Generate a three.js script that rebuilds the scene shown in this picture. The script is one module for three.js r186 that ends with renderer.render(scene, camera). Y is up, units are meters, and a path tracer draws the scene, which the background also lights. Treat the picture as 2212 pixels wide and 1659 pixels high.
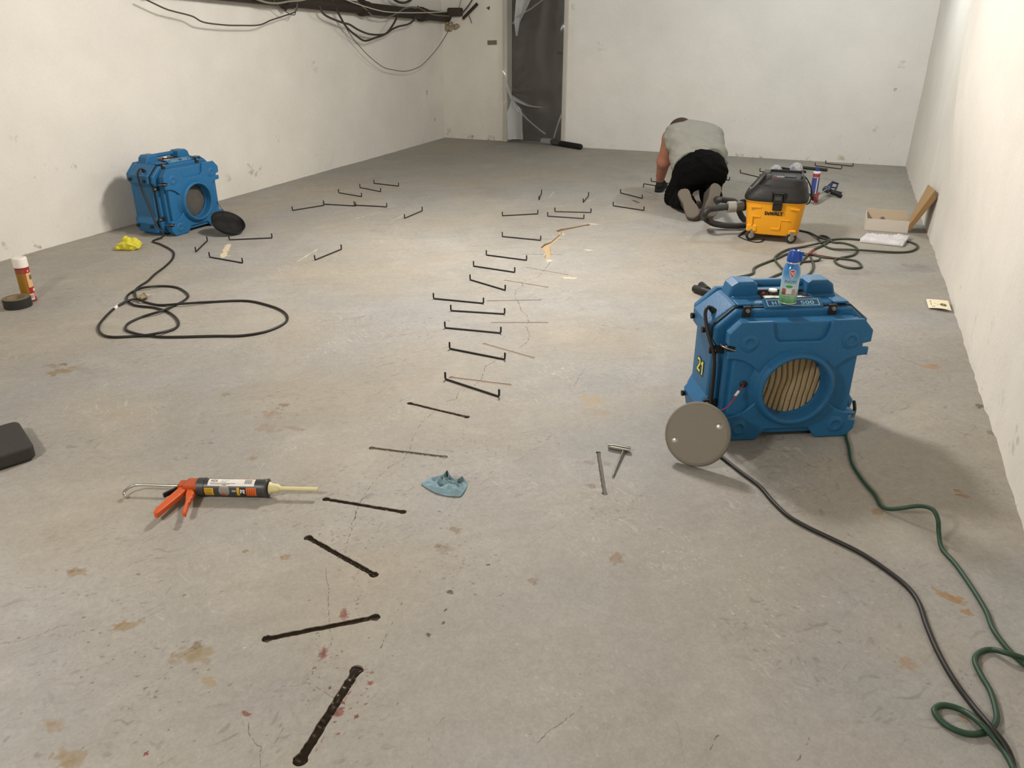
import * as THREE from 'three';
import { mergeGeometries, mergeVertices } from 'three/addons/utils/BufferGeometryUtils.js';
import { RoundedBoxGeometry } from 'three/addons/geometries/RoundedBoxGeometry.js';
import { MarchingCubes } from 'three/addons/objects/MarchingCubes.js';

// ------------------------------------------------------------------ camera, light, exposure
const scene = new THREE.Scene();
scene.background = new THREE.Color(0x000000);
const FOCAL = 1700, W = 2212, H = 1659, EYE = 1.3;
const camera = new THREE.PerspectiveCamera(2 * Math.atan(H / 2 / FOCAL) * 180 / Math.PI, W / H, 0.05, 60);
camera.rotation.order = 'YXZ';
camera.position.set(0, EYE, 0);
const rad = (d) => d * Math.PI / 180;
camera.rotation.set(rad(-24.713), rad(21.881), rad(0.094));
camera.updateMatrixWorld(true);
const renderer = new THREE.WebGLRenderer({ antialias: true });
renderer.toneMapping = THREE.LinearToneMapping;
renderer.toneMappingExposure = 1.07;
renderer.shadowMap.enabled = true;
const CEILING = 2.4;
// three bare bulbs hang under the ceiling, outside the frame (built as ceiling lamps further down)
const LAMPS = [
  { at: [-1.6, 2.1, -4.0], power: 18, color: [1, 0.952, 0.915], size: 8, label: 'warm bare bulb hanging over the middle of the floor' },
  { at: [-0.3, 2.1, -6.9], power: 4.0, color: [0.9, 0.97, 1.0], size: 6, label: 'cool white bare bulb hanging over the back of the room' },
  { at: [-1.9, 2.1, 0.45], power: 12.5, color: [1, 0.952, 0.915], size: 8, label: 'warm bare bulb hanging near the front of the room' },
];

// ------------------------------------------------------------------ helpers
function rng(seed) { let s = seed >>> 0; return () => { s = (s + 0x6d2b79f5) >>> 0; let t = s; t = Math.imul(t ^ (t >>> 15), t | 1); t ^= t + Math.imul(t ^ (t >>> 7), t | 61); return ((t ^ (t >>> 14)) >>> 0) / 4294967296; }; }
const V = (x, y, z) => new THREE.Vector3(x, y, z);
const lerp = (a, b, t) => a + (b - a) * t, clamp = (x, a, b) => Math.min(b, Math.max(a, x));
const smooth = (a, b, x) => { const t = clamp((x - a) / (b - a), 0, 1); return t * t * (3 - 2 * t); };
// a photo pixel gives a direction; the distance comes from the plane it lies on
const eX = V(1, 0, 0).applyQuaternion(camera.quaternion), eY = V(0, 1, 0).applyQuaternion(camera.quaternion), eZ = V(0, 0, -1).applyQuaternion(camera.quaternion);
const rayTo = (px, py) => eX.clone().multiplyScalar((px - W / 2) / FOCAL).addScaledVector(eY, -(py - H / 2) / FOCAL).add(eZ);
const P = (px, py, h = 0) => { const d = rayTo(px, py); return camera.position.clone().addScaledVector(d, (h - EYE) / d.y); };
const PX = (px, py, x) => { const d = rayTo(px, py); return camera.position.clone().addScaledVector(d, x / d.x); };
const PZ = (px, py, z) => { const d = rayTo(px, py); return camera.position.clone().addScaledVector(d, z / d.z); };
const FWD = V(eZ.x, 0, eZ.z).normalize();
const PD = (px, py, depth) => { const d = rayTo(px, py); return camera.position.clone().addScaledVector(d, depth / (d.x * FWD.x + d.z * FWD.z)); };

const taken = {};
function numbered(name) { const n = taken[name] = (taken[name] ?? -1) + 1; return n ? name + '_' + String(n).padStart(3, '0') : name; }
function tag(o, label, category, group) { o.userData.label = label; o.userData.category = category; if (group) o.userData.group = group; return o; }
function thing(name, label, category, pos = [0, 0, 0], turn = 0, group) {
  const o = new THREE.Group(); o.name = numbered(name); scene.add(o);
  if (pos.isVector3) o.position.copy(pos); else o.position.set(...pos);
  o.rotation.y = turn; return tag(o, label, category, group);
}
function shadows(m) { m.castShadow = true; m.receiveShadow = true; return m; }
function flat(g) { g = g.index ? g.toNonIndexed() : g; for (const k of Object.keys(g.attributes)) if (!['position', 'normal', 'uv'].includes(k)) g.deleteAttribute(k); if (!g.attributes.uv) g.setAttribute('uv', new THREE.BufferAttribute(new Float32Array(g.attributes.position.count * 2), 2)); g.clearGroups(); return g; }
const join = (list) => list.length === 1 ? flat(list[0]) : mergeGeometries(list.map(flat));
function part(name, geos, mat, parent) { const m = new THREE.Mesh(Array.isArray(geos) ? join(geos) : geos, mat); m.name = parent === scene ? numbered(name) : name; shadows(m); parent.add(m); return m; }
function solid(name, geos, mat, label, category, group) { return tag(part(name, geos, mat, scene), label, category, group); }
function structure(name, geos, mat) { const m = part(name, geos, mat, scene); m.userData.kind = 'structure'; return m; }
function copy(o, label) { const c = o.clone(); c.name = numbered(o.name.replace(/_\d{3}$/, '')); c.userData = { ...o.userData }; if (label) c.userData.label = label; scene.add(c); return c; }

const box = (w, h, d, x = 0, y = 0, z = 0) => new THREE.BoxGeometry(w, h, d).translate(x, y, z);
const rbox = (w, h, d, x = 0, y = 0, z = 0, r = 0.004, s = 2) => new RoundedBoxGeometry(w, h, d, s, Math.min(r, w / 2.01, h / 2.01, d / 2.01)).translate(x, y, z);
const cyl = (r0, r1, h, x = 0, y = 0, z = 0, axis = 'y', seg = 24) => { const g = new THREE.CylinderGeometry(r1, r0, h, seg); if (axis === 'x') g.rotateZ(-Math.PI / 2); if (axis === 'z') g.rotateX(Math.PI / 2); return g.translate(x, y, z); };
const lathe = (pts, seg = 40) => new THREE.LatheGeometry(pts.map((p) => new THREE.Vector2(...p)), seg);
const latheZ = (pts, seg = 48) => lathe(pts, seg).rotateX(Math.PI / 2);   // profile (r, along +z)
const bar = (a, b, r0, r1 = r0, seg = 10) => { const d = b.clone().sub(a), g = new THREE.CylinderGeometry(r1, r0, d.length(), seg); g.applyQuaternion(new THREE.Quaternion().setFromUnitVectors(V(0, 1, 0), d.clone().normalize())); const m = a.clone().add(b).multiplyScalar(0.5); return g.translate(m.x, m.y, m.z); };
const tube = (pts, r, steps = 12, seg = 8, tension = 0.5) => { const c = new THREE.CatmullRomCurve3(pts, false, 'catmullrom', tension); const g = new THREE.TubeGeometry(c, Math.max(8, pts.length * steps), r, seg, false); return join([g, new THREE.SphereGeometry(r, 8, 6).translate(pts[0].x, pts[0].y, pts[0].z), new THREE.SphereGeometry(r, 8, 6).translate(pts.at(-1).x, pts.at(-1).y, pts.at(-1).z)]); };
function outline(pts) { const s = new THREE.Shape(); pts.forEach(([x, y], i) => i ? s.lineTo(x, y) : s.moveTo(x, y)); s.closePath(); return s; }
const extrude = (shape, z0, z1, bevel = 0.004, seg = 2, curve = 12) => new THREE.ExtrudeGeometry(shape, { depth: z1 - z0 - 2 * bevel, bevelEnabled: bevel > 0, bevelThickness: bevel, bevelSize: bevel, bevelOffset: -bevel, bevelSegments: seg, curveSegments: curve }).translate(0, 0, z0 + bevel);
const mirrorX = (pts) => [...pts, ...pts.slice().reverse().map(([x, y]) => [-x, y])];
function toLocal(g, o) { o.updateMatrixWorld(true); return g.applyMatrix4(o.matrixWorld.clone().invert()); }

const hash = (x, y) => { let h = Math.imul(x | 0, 374761393) ^ Math.imul(y | 0, 668265263); h = Math.imul(h ^ (h >>> 13), 1274126177); return ((h ^ (h >>> 16)) >>> 0) / 4294967296; };
function noise(x, y) { const ix = Math.floor(x), iy = Math.floor(y), fx = x - ix, fy = y - iy, u = fx * fx * (3 - 2 * fx), v = fy * fy * (3 - 2 * fy); const a = hash(ix, iy), b = hash(ix + 1, iy), c = hash(ix, iy + 1), d = hash(ix + 1, iy + 1); return a + (b - a) * u + (c - a) * v + (a - b - c + d) * u * v; }
const fbm = (x, y, o = 4) => { let s = 0, a = 0.5, n = 0; for (let i = 0; i < o; i++) { s += a * noise(x, y); n += a; x = x * 2.03 + 17.1; y = y * 2.03 + 9.7; a *= 0.5; } return s / n; };
const noise3 = (x, y, z) => (noise(x + z * 1.7, y - z * 0.9) + noise(y * 1.1 + 31, z * 1.3 + x * 0.6) + noise(z * 1.2 - 7, x * 0.9 - y * 0.5 + 13)) / 3;

function std(color, roughness = 0.6, more = {}) { return new THREE.MeshStandardMaterial({ color, roughness, metalness: 0, ...more }); }
const phys = (color, roughness, more = {}) => new THREE.MeshPhysicalMaterial({ color, roughness, ...more });
function canvasOf(w, h, draw) { const c = document.createElement('canvas'); c.width = w; c.height = h; draw(c.getContext('2d'), w, h); const t = new THREE.CanvasTexture(c); t.colorSpace = THREE.SRGBColorSpace; t.anisotropy = 8; return t; }
// a repeating grey bump tile
function bumpTile(n, f) { const d = new Uint8Array(n * n); for (let y = 0; y < n; y++) for (let x = 0; x < n; x++) d[y * n + x] = clamp(f(x / n, y / n) * 255, 0, 255); const rgba = new Uint8Array(n * n * 4); for (let i = 0; i < n * n; i++) { rgba[i * 4] = rgba[i * 4 + 1] = rgba[i * 4 + 2] = d[i]; rgba[i * 4 + 3] = 255; } const t = new THREE.DataTexture(rgba, n, n); t.magFilter = THREE.LinearFilter; t.wrapS = t.wrapT = THREE.RepeatWrapping; t.needsUpdate = true; return t; }
// value noise that repeats after n cells, for u and v from 0 to 1
const wrapNoise = (u, v, n) => { const x = u * n, y = v * n, ix = Math.floor(x), iy = Math.floor(y), fx = x - ix, fy = y - iy, s = fx * fx * (3 - 2 * fx), t = fy * fy * (3 - 2 * fy), h = (i, j) => hash((i % n) + n * 3, (j % n) + n * 7); return lerp(lerp(h(ix, iy), h(ix + 1, iy), s), lerp(h(ix, iy + 1), h(ix + 1, iy + 1), s), t); };
// ------------------------------------------------------------------ the floor
const XL = -4.53, XR = 0.65, ZB = -8.9, ZA = -9.06, ZF = 2.6;
// sawn grooves, by the photo's end pixels: open = cut deep and dark, else filled flush with brown resin
const GROOVES = [
  [640, 1655, 777, 1437, 'open', 0.0105], [565, 1382, 822, 1331, 'open', 0.0085], [660, 1158, 815, 1245, 'open', 0.0085], [697, 1077, 878, 1107, 'open', 0.008],
  [797, 967, 967, 988, 'open', 0.0075], [880, 870, 1014, 902, 'open', 0.008], [1292, 975, 1307, 1070, 'open', 0.0065],
  [970, 815, 1105, 832, 'filled', 0.0075], [1043, 742, 1155, 774, 'filled', 0.007], [1060, 697, 1185, 697, 'filled', 0.006], [1052, 650, 1170, 648, 'filled', 0.0055],
  [1088, 605, 1185, 621, 'filled', 0.006], [1135, 577, 1228, 594, 'filled', 0.004],
];
function groovePoly(a, b, hw, r) {                      // a slot with drilled, wider ends and a slightly ragged edge
  const d = b.clone().sub(a), L = d.length(), u = d.clone().normalize(), n = V(-u.z, 0, u.x), out = [];
  const R0 = hw * 1.45, width = (t) => { const e = Math.min(t, 1 - t) * L, c = e < 2 * R0 ? Math.sqrt(Math.max(0, R0 * R0 - (e - R0) ** 2)) : 0; return Math.max(e < R0 ? 0.0004 : hw, c) + (e > 0.002 ? (r() - 0.5) * hw * 0.26 : 0); };
  const N = 44; for (const s of [1, -1]) for (let i = 0; i <= N; i++) { const t = s > 0 ? i / N : 1 - i / N; const e = t < 0.5 ? Math.pow(2 * t, 2.2) / 2 : 1 - Math.pow(2 - 2 * t, 2.2) / 2; const q = a.clone().addScaledVector(u, e * L).addScaledVector(n, s * width(e)); out.push([q.x, q.z]); }
  return out;
}
const cuts = [];
{ const r = rng(11); for (const [x0, y0, x1, y1, kind, hw] of GROOVES) cuts.push({ poly: groovePoly(P(x0, y0), P(x1, y1), hw, r), kind, hw, a: P(x0, y0), b: P(x1, y1) }); }
// the broken-out crack in the middle of the floor
const pitPix = [[1168, 535], [1176, 527], [1190, 523], [1203, 512], [1210, 506], [1201, 498], [1214, 494], [1240, 490], [1262, 486], [1274, 484], [1273, 487], [1255, 490], [1236, 494], [1212, 499], [1214, 507], [1206, 516], [1196, 524], [1188, 531], [1189, 540], [1191, 551], [1184, 559], [1176, 558], [1179, 548], [1176, 540]];
cuts.push({ poly: pitPix.map(([x, y]) => { const q = P(x, y); return [q.x, q.z]; }), kind: 'pit' });

const TILES = [
  { x0: -2.4, x1: -0.7, z0: -3.1, z1: 0, n: 2048 }, { x0: -0.7, x1: 0.8, z0: -3.1, z1: 0, n: 2048 },
  { x0: -4.7, x1: 0.8, z0: -9.3, z1: -3.1, n: 2048 }, { x0: -4.7, x1: -2.4, z0: -3.1, z1: 0, n: 1024 }, { x0: -4.7, x1: 0.8, z0: 0, z1: 2.7, n: 512 },
];
const MARKS = [];   // painters of stains, scuffs and hairline cracks, each a function of a drawing kit
function ink(pts, width, color, alpha = 1, rough = 0.3, gap = 0, seed = 1) { MARKS.push((k) => k.stroke(pts.map(([x, y]) => P(x, y)), width, color, alpha, rough, gap, seed)); }
function blot(px, py, rx, rz, color, alpha, seed = 1, turn = 0) { MARKS.push((k) => k.blot(P(px, py), rx, rz, color, alpha, seed, turn)); }
const CRACK = '58,50,42';
ink([[1192, 562], [1179, 580], [1162, 599], [1126, 610], [1130, 619], [1115, 626], [1112, 640], [1121, 656], [1126, 671], [1138, 681], [1142, 696], [1136, 705], [1140, 713], [1144, 724], [1140, 738], [1125, 749], [1105, 759], [1084, 771], [1064, 783], [1048, 792], [1046, 802], [1039, 821], [1023, 834], [990, 848], [985, 862], [960, 868]], 0.0034, CRACK, 0.75, 0.004, 0.25, 3);
ink([[939, 889], [910, 913], [892, 946], [886, 969], [872, 992], [839, 1010], [813, 1035], [793, 1060], [780, 1081], [769, 1106], [767, 1118], [759, 1131], [760, 1144], [750, 1174], [746, 1194]], 0.0022, CRACK, 0.7, 0.004, 0.3, 4);
ink([[704, 1228], [704, 1248], [711, 1270], [709, 1299], [711, 1344], [712, 1361], [718, 1383], [712, 1398], [695, 1420], [678, 1440], [670, 1469], [660, 1474], [682, 1483], [709, 1501], [722, 1509]], 0.0016, CRACK, 0.7, 0.003, 0.25, 5);
ink([[660, 1474], [638, 1482], [610, 1483]], 0.0015, CRACK, 0.5, 0.003, 0.2, 6);
ink([[537, 1556], [537, 1585], [554, 1610], [564, 1613], [562, 1635], [563, 1658]], 0.002, CRACK, 0.7, 0.003, 0.15, 7);
ink([[612, 1573], [600, 1595], [589, 1612], [578, 1625]], 0.002, CRACK, 0.45, 0.003, 0.3, 8);
ink([[769, 1104], [767, 1122]], 0.0035, CRACK, 0.8, 0.002, 0, 9);
ink([[868, 1302], [848, 1345], [832, 1378], [822, 1400]], 0.0026, CRACK, 0.7, 0.004, 0.4, 10);
ink([[0, 1391], [40, 1385], [90, 1368], [130, 1352], [150, 1350]], 0.006, '120,110,96', 0.5, 0.01, 0.2, 12);
ink([[40, 1270], [75, 1268], [100, 1268]], 0.006, '118,108,94', 0.5, 0.01, 0.3, 13);
ink([[950, 1085], [960, 1095], [992, 1090]], 0.002, CRACK, 0.4, 0.004, 0.4, 14);
ink([[1160, 1604], [1185, 1580], [1215, 1560], [1240, 1540]], 0.003, '96,90,80', 0.7, 0.004, 0.2, 15);
ink([[1140, 1180], [1185, 1145], [1225, 1115], [1265, 1090]], 0.002, '120,113,102', 0.5, 0.004, 0.3, 16);
ink([[925, 1600], [940, 1570], [960, 1550]], 0.003, '120,110,98', 0.5, 0.004, 0.3, 17);
ink([[1265, 795], [1250, 815], [1240, 835]], 0.0035, '90,80,66', 0.6, 0.004, 0.2, 18);
ink([[1060, 780], [1080, 772]], 0.003, CRACK, 0.6, 0.003, 0, 19);
ink([[1480, 1660], [1475, 1620], [1460, 1560], [1448, 1540]], 0.004, '150,130,104', 0.5, 0.004, 0.2, 20);
ink([[1940, 770], [1990, 790], [2030, 798], [2050, 812], [2052, 826]], 0.012, '140,124,106', 0.35, 0.02, 0.2, 21);
ink([[1960, 700], [2000, 720], [1985, 735]], 0.014, '148,128,108', 0.3, 0.02, 0.2, 22);
ink([[1975, 880], [2000, 892], [2040, 905], [2050, 897]], 0.008, '136,124,110', 0.35, 0.01, 0.25, 23);
ink([[1725, 945], [1745, 968], [1750, 978]], 0.003, '100,92,82', 0.5, 0.003, 0.1, 24);
// pale strips of old filler in the floor
for (const [x0, y0, x1, y1, w] of [[707, 463, 758, 452, 0.012], [768, 472, 825, 457, 0.012], [842, 479, 875, 463, 0.014], [643, 565, 686, 538, 0.014], [1186, 427, 1196, 415, 0.014], [1266, 436, 1286, 427, 0.014], [1392, 451, 1405, 454, 0.012]]) ink([[x0, y0], [x1, y1]], w, '205,194,170', 0.8, 0.008, 0.2, x0);
ink([[481, 556], [488, 541], [494, 528]], 0.04, '214,200,168', 0.95, 0.01, 0, 40); ink([[478, 554], [500, 552]], 0.012, '214,200,168', 0.8, 0.01, 0, 41);
ink([[500, 523], [545, 522], [592, 522]], 0.006, '190,178,150', 0.6, 0.006, 0.4, 42); ink([[500, 552], [545, 554], [590, 552]], 0.006, '190,180,155', 0.6, 0.006, 0.4, 43);
// far thin saw lines
for (const [x0, y0, x1, y1] of [[1557, 401, 1598, 411], [1590, 392, 1632, 399], [1366, 432, 1380, 438], [1391, 411, 1422, 424], [1804, 373, 1852, 384], [1780, 385, 1800, 390], [1150, 515, 1226, 518], [1128, 549, 1219, 550]]) ink([[x0, y0], [x1, y1]], x0 === 1366 ? 0.03 : 0.009, '74,68,58', 0.75, 0.006, 0.1, x0);
// brown stains, sand, rust-red paint flecks, white scuffs
const TAN = '150,128,94', BROWN = '122,98,68', RED = '112,58,48';
blot(132, 802, 0.05, 0.035, '126,106,72', 0.75, 1, 0.5); blot(112, 790, 0.04, 0.02, '120,106,86', 0.5, 2); blot(165, 796, 0.04, 0.03, '140,120,90', 0.5, 3); blot(138, 787, 0.025, 0.012, '98,84,66', 0.7, 4);
blot(165, 1235, 0.028, 0.02, BROWN, 0.55, 5); blot(272, 1353, 0.035, 0.02, '128,104,66', 0.6, 6, 0.7); blot(420, 1412, 0.05, 0.028, '130,112,80', 0.65, 7, 0.5); blot(425, 1395, 0.012, 0.016, '96,82,60', 0.7, 8); blot(150, 1638, 0.04, 0.02, '134,112,78', 0.6, 9); blot(118, 1570, 0.03, 0.018, '136,112,84', 0.4, 10); blot(450, 1472, 0.025, 0.012, '146,126,84', 0.55, 11); blot(532, 1190, 0.01, 0.01, '120,98,62', 0.6, 12);
blot(487, 852, 0.02, 0.018, BROWN, 0.5, 13); blot(615, 875, 0.02, 0.015, '96,84,68', 0.6, 14); blot(585, 895, 0.035, 0.03, '134,112,88', 0.45, 15); blot(575, 925, 0.05, 0.03, '134,112,90', 0.4, 16); blot(635, 925, 0.05, 0.016, '130,106,84', 0.45, 17); blot(545, 990, 0.016, 0.014, '136,112,80', 0.6, 18); blot(618, 1205, 0.016, 0.016, '132,106,76', 0.6, 19);
blot(1285, 866, 0.06, 0.045, '172,144,102', 0.4, 20); blot(1292, 890, 0.05, 0.03, '160,136,108', 0.35, 21); blot(1330, 1205, 0.02, 0.028, '122,100,72', 0.55, 22); blot(982, 1145, 0.022, 0.014, '112,92,72', 0.5, 23); blot(955, 1185, 0.03, 0.02, '120,108,90', 0.5, 24); blot(1150, 1255, 0.016, 0.012, '118,98,78', 0.45, 25); blot(1272, 1000, 0.02, 0.016, '126,104,88', 0.4, 26); blot(1278, 1050, 0.016, 0.016, '120,98,82', 0.5, 27); blot(1310, 1002, 0.016, 0.012, '130,106,80', 0.4, 28);
blot(2046, 1288, 0.032, 0.014, '148,112,70', 0.85, 30, -0.5); blot(2068, 1296, 0.018, 0.016, '150,114,72', 0.85, 31); blot(2087, 1322, 0.016, 0.012, '150,112,70', 0.8, 32); blot(1898, 1106, 0.02, 0.02, '140,112,78', 0.7, 33); blot(2068, 1060, 0.012, 0.012, '140,108,74', 0.75, 34); blot(2082, 1072, 0.02, 0.012, '140,106,72', 0.75, 35); blot(1958, 1432, 0.022, 0.02, '150,122,92', 0.6, 36); blot(2088, 1553, 0.012, 0.012, '140,108,76', 0.5, 37); blot(2012, 793, 0.045, 0.03, '158,120,84', 0.55, 38, 0.6);
blot(732, 1536, 0.013, 0.013, RED, 0.95, 40); blot(722, 1542, 0.012, 0.006, RED, 0.9, 41); blot(801, 1474, 0.009, 0.007, '118,74,64', 0.85, 42); blot(713, 1487, 0.005, 0.006, RED, 0.9, 43); blot(771, 1548, 0.006, 0.007, RED, 0.9, 44); blot(532, 1542, 0.012, 0.006, RED, 0.95, 45); blot(742, 1326, 0.012, 0.02, RED, 0.7, 46, 0.4); blot(697, 1413, 0.01, 0.018, RED, 0.75, 47, 0.4); blot(315, 1628, 0.006, 0.006, RED, 0.9, 48); blot(739, 1517, 0.01, 0.006, RED, 0.9, 49);
ink([[770, 1472], [745, 1512]], 0.0035, RED, 0.8, 0.003, 0.35, 50); ink([[708, 1578], [678, 1630]], 0.0035, RED, 0.75, 0.003, 0.35, 51); ink([[790, 1268], [770, 1300], [752, 1322], [732, 1340]], 0.003, '104,62,52', 0.7, 0.004, 0.5, 52); ink([[705, 1400], [690, 1425], [678, 1445], [690, 1450]], 0.004, '96,66,56', 0.65, 0.006, 0.45, 53);
ink([[1530, 1626], [1548, 1592], [1570, 1570]], 0.004, '104,62,54', 0.7, 0.004, 0.45, 54); ink([[1720, 1650], [1742, 1610], [1752, 1588]], 0.004, '104,62,54', 0.7, 0.004, 0.45, 55);
blot(972, 1279, 0.011, 0.008, '66,54,44', 0.95, 60); blot(1055, 1220, 0.006, 0.005, '70,56,46', 0.9, 61); blot(925, 1370, 0.01, 0.008, '86,60,50', 0.9, 62); blot(962, 1318, 0.004, 0.008, '80,60,50', 0.85, 63); blot(958, 1346, 0.004, 0.007, '80,60,50', 0.85, 64); blot(2116, 877, 0.016, 0.02, '84,76,64', 0.9, 65); blot(2140, 935, 0.012, 0.016, '112,102,90', 0.8, 66); blot(950, 1105, 0.01, 0.005, '100,86,74', 0.6, 67);
blot(1850, 585, 0.12, 0.10, '120,114,106', 0.35, 68); blot(1983, 580, 0.1, 0.09, '118,112,106', 0.4, 69); blot(1400, 428, 0.14, 0.09, '128,120,106', 0.35, 70);
// white filler crumbs and dust by the broken crack and the filled grooves
for (const [x, y, a, b] of [[1184, 548, 0.025, 0.05], [1213, 506, 0.02, 0.03], [1187, 563, 0.02, 0.025], [1282, 484, 0.04, 0.02], [1230, 600, 0.05, 0.02], [1272, 540, 0.03, 0.015], [1216, 795, 0.006, 0.006]]) blot(x, y, a, b, '224,208,172', 0.75, x);
const scatters = [   // [count, pixel window, size from, to, colours, alpha, stretch, turn]
  [260, [0, 1150, 560, 1659], 0.0015, 0.0045, ['96,84,72', '84,72,60', '112,96,80'], 0.7, 2.2, 0.75], [170, [560, 1200, 900, 1659], 0.0012, 0.004, ['92,78,66', '104,62,52', '80,70,60'], 0.7, 1.8, 0.75],
  [260, [860, 1080, 1160, 1330], 0.0012, 0.0038, ['90,78,66', '104,92,80'], 0.6, 2, 0.5], [200, [880, 860, 1100, 1060], 0.0015, 0.0045, ['88,76,62', '110,86,70'], 0.55, 2.2, 0.3], [120, [1180, 1000, 1480, 1200], 0.002, 0.006, ['110,100,88', '120,108,94'], 0.5, 2.5, 0.2],
  [200, [60, 780, 640, 1120], 0.0018, 0.006, ['110,98,84', '96,84,70', '126,106,88'], 0.5, 2.4, 0.5], [160, [500, 820, 700, 940], 0.002, 0.006, ['104,92,78', '120,96,78'], 0.5, 2, 0.4], [160, [640, 1100, 860, 1300], 0.0012, 0.004, ['84,72,60', '100,86,72'], 0.6, 2, 0.6],
  [110, [1480, 1000, 2100, 1659], 0.0015, 0.005, ['104,94,84', '118,104,90'], 0.5, 3, -0.4], [120, [1900, 640, 2150, 1000], 0.002, 0.008, ['128,116,102', '140,120,102'], 0.4, 3, -0.2], [120, [1000, 1330, 1480, 1659], 0.001, 0.003, ['110,98,86'], 0.45, 2, 0.5],
  [110, [60, 560, 640, 780], 0.003, 0.01, ['116,106,94', '128,116,102'], 0.4, 3, 0.3], [90, [680, 450, 1300, 620], 0.004, 0.012, ['122,114,102'], 0.35, 4, 0.2], [40, [760, 860, 830, 1300], 0.0016, 0.004, ['84,72,60'], 0.6, 2, 0.5],
  [300, [1480, 1120, 1760, 1400], 0.0012, 0.004, ['214,208,194'], 0.4, 2.6, -0.5], [240, [960, 1300, 1520, 1659], 0.0012, 0.004, ['206,200,186'], 0.35, 2.4, -0.6], [160, [1560, 1200, 2000, 1600], 0.0015, 0.005, ['212,206,192'], 0.32, 2.4, -0.5], [130, [1380, 1120, 1560, 1300], 0.0012, 0.004, ['216,208,190'], 0.45, 2.6, -0.5], [60, [0, 1100, 900, 1659], 0.001, 0.003, ['226,220,206'], 0.6, 1.6, 0.3], [80, [1560, 1000, 1800, 1120], 0.003, 0.01, ['196,190,176'], 0.25, 2.5, -0.4],
];
{ const r = rng(77); for (const [n, [x0, y0, x1, y1], s0, s1, cols, al, st, turn] of scatters) for (let i = 0; i < n * 0.7; i++) {
  const px = lerp(x0, x1, (r() + r()) / 2 * 0.6 + r() * 0.4), py = lerp(y0, y1, r() * 0.5 + (r() + r()) / 4), s = lerp(s0 * 0.6, s1, r() ** 3), c = cols[Math.floor(r() * cols.length)], tw = turn + (r() - 0.5) * 0.7, st2 = 1 + (st - 1) * r(), a = al * (0.45 + 0.55 * r()), seed = i * 7 + px | 0;
  MARKS.push((k) => k.blot(P(px, py), s * st2, s, c, a, seed, tw)); } }

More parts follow.
